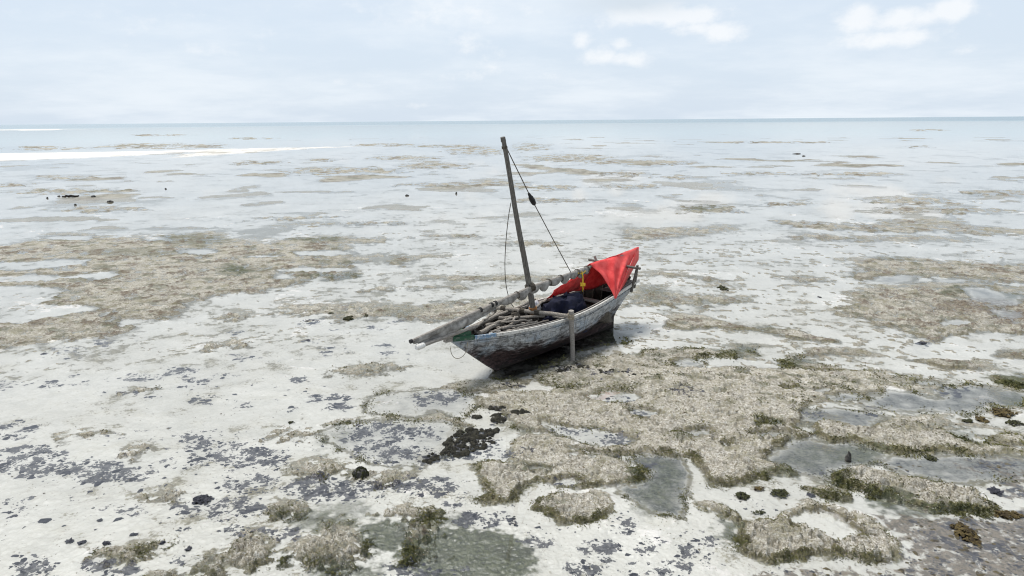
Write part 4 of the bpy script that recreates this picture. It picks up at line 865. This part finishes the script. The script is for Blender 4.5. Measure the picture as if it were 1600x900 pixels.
for t, b, i in st:
    fore = t < .1
    r = (.040 + .010 * b) if fore else (.044 + .018 * b); drop = (.02 + .02 * b) if fore else (.03 + .13 * b * (1.0 if i % 2 == 0 else .6))
    c = yard_at(t) + Vector((0, .0, -.035))
    for k in range(seg):
        a = 2 * math.pi * k / seg; z = math.sin(a)
        rr_ = r * (1 + .12 * random.uniform(-1, 1)); V.append(c + Vector((0, math.cos(a) * rr_ * 1.05, (z * rr_ * 1.0 + .012) if z > 0 else z * (rr_ + drop))))
for i in range(len(st) - 1):
    for k in range(seg): F_.append((i * seg + k, i * seg + (k + 1) % seg, (i + 1) * seg + (k + 1) % seg, (i + 1) * seg + k))
F_ += [tuple(range(seg))[::-1], tuple((len(st) - 1) * seg + k for k in range(seg))]
obj('furled_sail', V, F_, sail_mat, yard, True)
# loose forward corner of the sail, stretched from the yard to the spar on the bow
V, F_ = [], []; na, nb = 22, 8
for i in range(na + 1):
    a = i / na; top = yard_at(-2.72 + 2.9 * a) + Vector((0, -.02, -.03)); bot = Vector((-2.52 + 2.45 * a, -.155 + .06 * a + .02 * math.sin(a * 9), 1.385 + .30 * a ** 1.5))
    for j in range(nb + 1):
        b = j / nb; p = top.lerp(bot, b); p.y += .05 * math.sin(math.pi * b) * math.sin(a * 7 + 1) + .018 * math.sin(a * 31 + b * 4); p.z -= .03 * math.sin(math.pi * b) * (1 - a); V.append(p)
for i in range(na):
    for j in range(nb): F_.append((i * (nb + 1) + j, (i + 1) * (nb + 1) + j, (i + 1) * (nb + 1) + j + 1, i * (nb + 1) + j + 1))
sf = obj('sail_corner', V, F_, sail_mat, yard, True); md = sf.modifiers.new('thickness', 'SOLIDIFY'); md.thickness = .012
sprit = obj('bowsprit', *tube(lerp3((-2.62, -.16, 1.36), (-.75, -.10, 1.42), 8, wob=.006), [.052, .05, .049, .049, .048, .048, .046, .046, .045], 8, .06), grey_wood, boat, True)
obj('end_cap', *tube([(-2.74, -.167, 1.355), (-2.70, -.164, 1.357), (-2.53, -.155, 1.365), (-2.50, -.153, 1.367)], [.05, .074, .072, .058], 12), white_mat, sprit, True)
# running rigging
blk = Vector((1.42, -.02, 4.36)); top = mast_at(5.78) + Vector((.05, 0, 0)); low = yard_at(2.99) + Vector((0, 0, .05))
dirb = (low - top).normalized()
obj('halyard', *join([tube([top, blk - dirb * .14], .013, 6), tube(lerp3(blk + dirb * .14, low, 8, .01), .012, 6), ring_coil(mast_at(5.76), mt_ - mb, .066, 3, .02, .012)]), dark_rope_mat, boat, True)
obj('pulley_block', *join([tube([blk - dirb * .19, blk - dirb * .12, blk, blk + dirb * .12, blk + dirb * .17], [.02, .06, .075, .06, .02], 8), tube([blk - dirb * .24, blk - dirb * .16], [.03, .045], 8)]), black_mat, boat, True)
a = mast_at(4.36) + Vector((-.07, .05, 0)); b = Vector((1.62, .86, 1.22))
path = [a.lerp(b, t) + Vector((-.30 * math.sin(math.pi * t) ** .8, .0, -.35 * math.sin(math.pi * t))) for t in np.linspace(0, 1, 18)]
obj('stay_rope', *tube(path, .011, 6), dark_rope_mat, boat, True)
path = [Vector((-1.42, -.12, 1.14)) + Vector((-.28 * math.cos(t) - .05, -.10, -.36 * math.sin(t) ** .8)) for t in np.linspace(0.02, 3.12, 16)]
obj('bow_rope', *tube(path, .0085, 5), rope_mat, boat, True)
# stern gallows
obj('gallows_post', *tube([(5.60, -.44, 1.16), (5.50, -.70, 2.06)], [.045, .04], 8, .03), mast_wood, boat, True)
obj('gallows_post', *tube([(5.88, -.36, 1.24), (5.62, -.62, 1.98)], [.042, .036], 8, .03), mast_wood, boat, True)
obj('gallows_post', *tube([(5.60, .44, 1.16), (5.47, .92, 2.14)], [.045, .04], 8, .03), grey_wood, boat, True)
obj('gallows_bar', *tube(lerp3((5.44, 1.12, 2.0), (5.50, -.80, 1.97), 6, wob=.006), .04, 8), mast_wood, boat, True)

# ------------------------------------------------------------------ things lying in or on the boat
def laid(name, V, F_, mat, label, cat, group=None, smooth=True):
    "a loose thing: geometry given in the boat's frame, origin moved to its own base"
    V = [Vector(v) for v in V]; c = sum(V, Vector()) / len(V); c.z = min(v.z for v in V)
    o = obj(name, [v - c for v in V], F_, mat, None, smooth)
    o.location = BM @ c; o.rotation_euler = (0, 0, PSI); return tag(o, label, cat, group)
# red tarpaulin over the after end of the yard
A_ = yard_at(3.86) + Vector((0, -.03, .10)); B_ = yard_at(6.42) + Vector((.02, 0, .10)); C_ = Vector((4.30, -.74, 1.24))
V, F_ = [], []; na, nb = 30, 16
for i in range(na + 1):
    a = 1.0 * i / na
    r0 = A_.lerp(B_, a); r0.z += -.02 * math.sin(math.pi * a) + .012 * math.sin(a * 13) * math.sin(math.pi * a)
    for j in range(nb + 1):
        b = j / nb; p = r0.lerp(C_, b)
        fold = math.sin(a * 17 + 2.5 * b) * .045 * (1 - b) * b * 3 + .016 * math.sin(a * 9 - b * 13) * (1 - b) + .010 * math.sin(a * 31 + 7 * b) * b * (1 - b) * 3
        nrm = Vector((-.18, -.72, .66)); p += Vector((.06, 0, .02)) * math.sin(math.pi * b) * (1 - a) ** 2; p += nrm * (1.4 * fold + .06 * math.sin(math.pi * b) * math.sin(math.pi * a) - .05 * math.sin(math.pi * b) * max(0, 1 - abs(a - .72) / .22)); V.append(p)
for i in range(na):
    for j in range(nb): F_.append((i * (nb + 1) + j, i * (nb + 1) + j + 1, (i + 1) * (nb + 1) + j + 1, (i + 1) * (nb + 1) + j))
# turned-back after edge
o = len(V)
for j in range(nb + 1):
    b = j / nb; p = B_.lerp(C_, b); q = p + Vector((.03, .02, -.02)) * (1 - b); w = Vector((.12, .02, -.42)) * (1 - b) ** .7 + Vector((.02, .03, -.02))
    V += [p, q + Vector((.035, -.01, 0)), p + w]
for j in range(nb): F_ += [(o + j * 3, o + j * 3 + 3, o + j * 3 + 4, o + j * 3 + 1), (o + j * 3 + 1, o + j * 3 + 4, o + j * 3 + 5, o + j * 3 + 2)]
# far side hanging down inside the far gunwale
o = len(V); na2, nb2 = 26, 12
for i in range(na2 + 1):
    a = i / na2; t = 3.86 + (6.42 - 3.86) * a; r0 = yard_at(t) + Vector((0, .0, .095)); r0.z += -.015 * math.sin(math.pi * a)
    if i == 0: pass
    tb = 3.2 + 2.6 * a; bot = Vector((tb, hull_half(tb, 1.15) * .9, 1.30 + .05 * math.sin(a * 9)))
    for j in range(nb2 + 1):
        b = j / nb2; p = r0.lerp(bot, b); p += Vector((0, .6, .3)) * (.04 * math.sin(math.pi * b) + .018 * math.sin(a * 19 + b * 5)); V.append(p)
for i in range(na2):
    for j in range(nb2): F_.append((o + i * (nb2 + 1) + j, o + (i + 1) * (nb2 + 1) + j, o + (i + 1) * (nb2 + 1) + j + 1, o + i * (nb2 + 1) + j + 1))
# forward skirt, bunched below the sail on the far side
o = len(V); na3, nb3 = 20, 10
for i in range(na3 + 1):
    a = i / na3; t = 2.72 + 1.5 * a; tp = Vector((t, .10 + .22 * (1 - a), 1.62 + .36 * a ** .8)); bt = Vector((2.62 + 1.5 * a, .50, 1.36 - .02 * math.sin(a * 12)))
    for j in range(nb3 + 1):
        b = j / nb3; p = tp.lerp(bt, b); p += Vector((.2, -.8, .3)) * (.03 * math.sin(a * 22 + b * 3) + .05 * math.sin(math.pi * b)); V.append(p)
for i in range(na3):
    for j in range(nb3): F_.append((o + i * (nb3 + 1) + j, o + (i + 1) * (nb3 + 1) + j, o + (i + 1) * (nb3 + 1) + j + 1, o + i * (nb3 + 1) + j + 1))
tp_ = laid('tarpaulin', V, F_, tarp_mat, 'bright red tarpaulin draped like a tent over the stern of the boat', 'tarpaulin')
md = tp_.modifiers.new('thickness', 'SOLIDIFY'); md.thickness = .006
def heap(c, rx, ry, rz, seed, nu=26, nv=12, fold=.16):
    V, F_ = [], []; c = Vector(c)
    for i in range(nv + 1):
        ph = math.pi * .5 * i / nv
        for k in range(nu):
            a = 2 * math.pi * k / nu
            q = float(fbm(np.array([math.cos(a) * 1.6 + seed + ph]), np.array([math.sin(a) * 1.6 + ph * 2.2]), 3)[0]); f = 1 + fold * 2.2 * q + .05 * math.sin(a * 7 + ph * 5)
            V.append(c + Vector((rx * math.cos(a) * math.cos(ph) ** .6 * f, ry * math.sin(a) * math.cos(ph) ** .6 * f, rz * math.sin(ph) * f)))
    for i in range(nv):
        for k in range(nu): F_.append((i * nu + k, i * nu + (k + 1) % nu, (i + 1) * nu + (k + 1) % nu, (i + 1) * nu + k))
    F_.append(tuple(range(nu))[::-1]); return V, F_
laid('cloth_heap', *heap((3.02, .06, .45), .86, .60, .95, 3.0), navy_mat, 'dark navy cloth heaped in the boat just behind the mast', 'cloth')
laid('cloth_bundle', *heap((2.28, .66, 1.04), .24, .12, .26, 9.0, 18, 8), bundle_mat, 'small crumpled white cloth bundle by the far gunwale behind the mast', 'cloth')
laid('fishing_net', *heap((4.35, -.02, .42), .6, .42, .5, 14.0), dark_rope_mat, 'dark piled net lying in shadow under the red tarpaulin', 'net')
ys = yard_at(3.42) + Vector((0, -.06, -.02))
path = [ys, ys + Vector((.0, -.05, -.16)), ys + Vector((.03, -.03, -.32)), ys + Vector((.0, -.05, -.42)), ys + Vector((.06, -.02, -.55)), ys + Vector((.03, -.03, -.62))]
kn = ys + Vector((.02, -.04, -.40))
laid('hanging_rope', *join([tube(path, [.022, .02, .022, .024, .022, .018], 6), ring_coil(kn, (.3, .2, 1), .06, 3, .03, .02), tube(lerp3(ys + Vector((-.16, 0, -.03)), ys + Vector((.18, 0, -.02)), 5, .05), .016, 6)]), yellow_mat, 'knotted yellow rope hanging below the yard in front of the tarpaulin', 'rope')
POLES = [((-1.0, .17, 1.21), (1.35, .83, 1.26), .055, .042, 'thick pale pole lying along the far gunwale of the foredeck'),
 ((-.75, .30, 1.25), (2.5, .84, 1.30), .045, .035, 'long thin grey pole outermost along the far side of the foredeck'),
 ((-.55, .02, 1.16), (1.1, .36, 1.17), .06, .048, 'stout worn pole down the middle of the foredeck'),
 ((-.30, -.12, 1.13), (1.55, .12, 1.14), .045, .04, 'grey pole running back towards the foot of the mast'),
 ((.55, .42, 1.24), (1.62, -.30, 1.20), .05, .045, 'short pole lying crosswise just ahead of the mast'),
 ((-.15, -.33, 1.13), (1.5, -.52, 1.14), .03, .026, 'thin stick beside the near gunwale of the foredeck'),
 ((.1, -.16, 1.16), (1.2, -.40, 1.16), .032, .028, 'thin crooked stick slanting over the near foredeck slats'),
 ((-.62, .16, 1.27), (.55, .62, 1.33), .036, .03, 'crooked stick lying on top of the far poles near the bow'),
 ((.30, .10, 1.24), (1.05, -.34, 1.22), .03, .026, 'short stick crossing the thin sticks by the near gunwale'),
 ((-.15, .22, 1.22), (.92, .06, 1.25), .042, .036, 'knotty pole lying over the middle poles of the foredeck'),
 ((.62, -.05, 1.24), (1.42, .46, 1.27), .034, .03, 'short stick pointing at the far gunwale ahead of the mast'),
 ((1.75, .35, 1.20), (3.0, .78, 1.24), .045, .038, 'pole lying aft of the mast along the far gunwale')]
for a, b, r0, r1, lab in POLES:
    laid('loose_pole', *tube(lerp3(a, b, 8, wob=.022), list(np.linspace(r0, r1, 9)), 8, .09), pole_wood, lab, 'pole', 'loose poles lying in the boat')
for k, x in enumerate((-.15, .12, .45, .70, .95, 1.2)):
    hb = hull_half(x, 1.06) - .06
    obj('deck_slat', *bar([(x, -hb, 1.09), (x + .06, -hb * .25, 1.085), (x + .05, hb, 1.09)], .055, .03), dark_wood if k % 2 else grey_wood, boat)
laid('lashed_rope_heap', *join([ring_coil((.95, .18, 1.24 + .03 * i), (random.uniform(-.2, .2), random.uniform(-.2, .2), 1), .12 - .012 * i, 2, .03, .02) for i in range(5)]), dark_rope_mat, 'dark coil of rope heaped on the poles ahead of the mast', 'rope')
laid('white_float', *join([heap((-.42, -.26, 1.10), .075, .06, .10, 21.0, 14, 6, .05), tube([(-.50, -.26, 1.13), (-.36, -.26, 1.15)], .03, 8)]), white_mat, 'small white float lying on the bow behind the blue rail', 'float')
laid('grey_can', *tube([(-.24, -.34, 1.11), (-.24, -.34, 1.13), (-.24, -.34, 1.22), (-.24, -.34, 1.23)], [.06, .066, .066, .05], 12), grey_wood, 'small dark grey can standing beside the white float at the bow', 'can')
# ------------------------------------------------------------------ single clumps, stones and driftwood on the flat
def clump(name, px, py, wpx, hpx, mat, label, cat, n=70, leaf=1.0, tall=.35, group=None):
    "seaweed heap: overlapping lumpy fronds round a base point"
    c = pix(px, py); e1 = pix(px + wpx, py); e2 = pix(px, py - hpx); e3 = pix(px, py + hpx)
    rx = abs(e1[0] - c[0]); ry = abs(e2[1] - e3[1]) / 2; z0 = max(gz(c[0], c[1]), -.06)
    rnd = random.Random(int(px * 7 + py)); V, F_ = [], []
    s0 = min(max(min(rx, ry) * .33, .03), .5) * leaf
    for _ in range(n):
        a = rnd.uniform(0, 6.283); r = math.sqrt(rnd.random()) * (.72 + .28 * math.sin(a * 3 + px) * math.cos(a * 2 - py)); cx, cy = rx * r * math.cos(a), ry * r * math.sin(a)
        h = min(rx, ry) * tall * (1 - r * r) * rnd.uniform(.5, 1.2); L = s0 * rnd.uniform(.6, 1.5); d = rnd.uniform(0, 6.283); up = rnd.uniform(-.2, .6)
        gzl = gz(c[0] + cx, c[1] + cy) - z0
        b = Vector((cx, cy, gzl + h + .004)); t = Vector((math.cos(d), math.sin(d), up)); sd2 = Vector((-math.sin(d), math.cos(d), rnd.uniform(-.3, .3)))
        o = len(V); w = L * rnd.uniform(.35, .6)
        V += [b - t * L * .5 - Vector((0, 0, L * .12)), b + sd2 * w, b + t * L * .6, b - sd2 * w, b + Vector((0, 0, L * .28)), b - Vector((0, 0, L * .25))]
        F_ += [(o, o + 3, o + 4), (o + 3, o + 2, o + 4), (o + 2, o + 1, o + 4), (o + 1, o, o + 4), (o, o + 5, o + 3), (o + 3, o + 5, o + 2), (o + 2, o + 5, o + 1), (o + 1, o + 5, o)]
    ob = obj(name, V, F_, mat, None, True); ob.location = (c[0], c[1], z0); return tag(ob, label, cat, group)
GW = 'seaweed clumps on the flat'
T_ = lambda t, x, y: (TILE[t][0] + x / TILE[t][2], TILE[t][1] + y / TILE[t][2])
olive_mat = simple_mat('olive_seaweed', (.014, .016, .008), (.05, .052, .02), 18)
for (t, x, y, w, h, mt, lab, n) in [
 ('B', 915, 552, 54, 25, weed_mat, 'black round seaweed heap on white sand at the lower left', 120),
 ('B', 315, 740, 20, 8, weed_mat, 'small black seaweed clump at left, beside a flatter grey one', 26),
 ('B', 370, 745, 22, 8, weed_mat, 'flat dark seaweed clump just above a green-edged hump at lower left', 26),
 ('B', 485, 752, 18, 9, weed_mat, 'black clump sitting on the green-edged hump at lower left', 26),
 ('B', 857, 776, 16, 11, weed_mat, 'black clump below the thin weed streak at lower left', 26),
 ('B', 607, 708, 22, 7, weed_mat, 'pair-like black weed clump on bare sand at lower left', 26),
 ('B', 453, 641, 11, 5, weed_mat, 'tiny black weed clump alone on sand at left', 14),
 ('B', 1322, 203, 20, 6, olive_mat, 'small olive weed clump alone on pale sand left of the ringed pool', 18),
 ('B', 740, 747, 14, 6, weed_mat, 'small dark weed clump right of the green-edged hump at lower left', 16),
 ('D', 318, 540, 45, 22, olive_mat, 'broken black weed patch left of the oval ring bank', 70),
 ('D', 395, 502, 32, 14, brown_weed_mat, 'brown weed clump on sand above the broken black patch', 40),
 ('D', 492, 522, 52, 22, olive_mat, 'long dark olive weed clump on sand above the oval ring bank', 80),
 ('D', 392, 610, 42, 13, olive_mat, 'dark weed clump against the upper left edge of the ring bank', 50),
 ('D', 632, 530, 24, 10, weed_mat, 'small dark weed clump above the ring bank, beside a small bank', 30),
 ('D', 1172, 367, 34, 14, olive_mat, 'mossy olive weed clump standing in the pool at right', 60),
 ('D', 1500, 165, 75, 20, brown_weed_mat, 'long brown weed clump in the pool near the right edge', 90),
 ('D', 1552, 207, 48, 15, olive_mat, 'dark weed clump nearest the right edge above the long banks', 60),
 ('D', 1340, 197, 28, 10, olive_mat, 'small dark weed clump leftmost in the right-hand pool', 36),
 ('D', 1402, 192, 30, 14, brown_weed_mat, 'brown weed clump between two dark ones in the right-hand pool', 40),
 ('D', 1520, 622, 85, 24, brown_weed_mat, 'golden brown weed heap at the right edge below the long bank', 110),
 ('D', 1330, 705, 60, 60, brown_weed_mat, 'scattered dark brown weed patch right of the ring bank', 130),
 ('D', 1470, 515, 34, 22, weed_mat, 'dark weed clump off the right end of the long bank', 40),
 ('F', 340, 534, 34, 11, olive_mat, 'dark tuft of weed on pale rubble left of the boat', 90),
 ('F', 240, 505, 18, 6, olive_mat, 'thin dark weed tuft left of the bigger tuft near the boat', 60),
 ('F', 440, 517, 14, 6, olive_mat, 'small weed tuft right of the bigger tuft near the boat', 50),
 ('F', 985, 572, 26, 14, weed_mat, 'black clump close under the tip of the bow', 24),
 ('E', 1180, 550, 24, 6, weed_mat, 'small dark clump in pale water right of the boat', 30),
 ('E', 750, 358, 8, 4, weed_mat, 'tiny black clump alone on the pale flat right of the boat', 30),
 ('E', 350, 325, 22, 14, olive_mat, 'small olive tuft right of the tarpaulin on the flat', 30)]:
    p = T_(t, x, y); k = TILE[t][2]
    clump('seaweed_clump', p[0], p[1], w / k, h / k, mt, lab, 'seaweed', n, 1.0 if n > 40 else 1.5, .30, GW)
def stone(px, py, wpx, hm, mat, label, cat='rock', name='stone', seed=1, group=None):
    c = pix(px, py); rx = abs(pix(px + wpx, py)[0] - c[0]); V, F_ = heap((0, 0, -.03), rx, rx * .75, hm, seed, 18, 8, .22)
    o = obj(name, V, F_, mat, None, True); o.location = (c[0], c[1], gz(c[0], c[1])); return tag(o, label, cat, group)
rock_mat = simple_mat('wet_dark_rock', (.025, .024, .022), (.085, .08, .072), 9, .7, .35, .6, .03)
GS = 'dark stones far out on the flat'
stone(172, 316, 4.5, .16, rock_mat, 'dark stone right of the driftwood log on the far left flat', seed=2, group=GS)
stone(146, 308.5, 3.5, .16, rock_mat, 'dark stone close to the right end of the driftwood log', seed=5, group=GS)
stone(92, 307, 2.2, .12, rock_mat, 'dark stone close to the left end of the driftwood log', seed=7, group=GS)
stone(259, 295.5, 1.6, .15, rock_mat, 'lone dark stone on the pale flat right of the driftwood', seed=8, group=GS)
stone(713, 303, 1.5, .2, rock_mat, 'upright dark stone on the pale flat left of the mast', seed=9, group=GS)
stone(636, 306, 3, .15, rock_mat, 'low dark stone far left of the mast on the pale flat', seed=10, group=GS)
stone(1244, 240.5, 7, .2, rock_mat, 'low dark rock standing in the far shallows right of the mast', seed=11, group=GS)
stone(1256, 244, 3, .2, rock_mat, 'smaller dark rock beside the low rock in the far shallows', seed=12, group=GS)
stone(74, 310, 1.6, .15, rock_mat, 'tiny dark stone farthest left near the driftwood log', seed=13, group=GS)
stone(118, 321, 1.8, .15, rock_mat, 'tiny dark stone below the driftwood log', seed=14, group=GS)
a = pix(97, 308.6); b = pix(124, 307.6)
V, F_ = tube(lerp3((0, 0, .10), (b[0] - a[0], b[1] - a[1], .13), 8, wob=.05), [.06, .08, .10, .09, .10, .09, .08, .08, .05], 8, .15)
dl = obj('driftwood_log', V, F_, dark_wood, None, True); dl.location = (a[0], a[1], gz(a[0], a[1]) - .02); tag(dl, 'dark driftwood log lying on the far left flat', 'log')
# weed-covered rock in the foreground
c = pix(563, 742); rk = bpy.data.objects.new('weedy_rock', None); link(rk); rk.location = (c[0], c[1], gz(c[0], c[1])); tag(rk, 'weed-draped dark rock on pale rubble in the left foreground', 'rock')
obj('rock', *heap((0, 0, -.04), .13, .12, .19, 4, 20, 9, .2), rock_mat, rk, True)
rnd = random.Random(4); parts = []
for _ in range(60):
    a = rnd.uniform(0, 6.283); ph = rnd.uniform(.1, 1.4); p = Vector((.145 * math.cos(a) * math.cos(ph), .13 * math.sin(a) * math.cos(ph), .17 * math.sin(ph)))
    d = Vector((math.cos(a) * .5, math.sin(a) * .5, -1)).normalized(); parts.append(tube([p, p + d * .05 + Vector((.01, 0, .01)), p + d * rnd.uniform(.08, .12)], [.012, .01, .004], 4))
obj('draped_weed', *join(parts), olive_mat, rk, True)
# pointed stump in the right-hand pool
c = pix(1325, 718); st_ = obj('pointed_stump', *tube([(0, 0, -.1), (0, 0, .03), (.02, 0, .09), (.0, .01, .15)], [.07, .055, .035, .01], 8, .15), rock_mat, None, True)
st_.location = (c[0], c[1], gz(c[0], c[1]) + .05); tag(st_, 'dark pointed stump sticking out of the right-hand pool', 'stump')
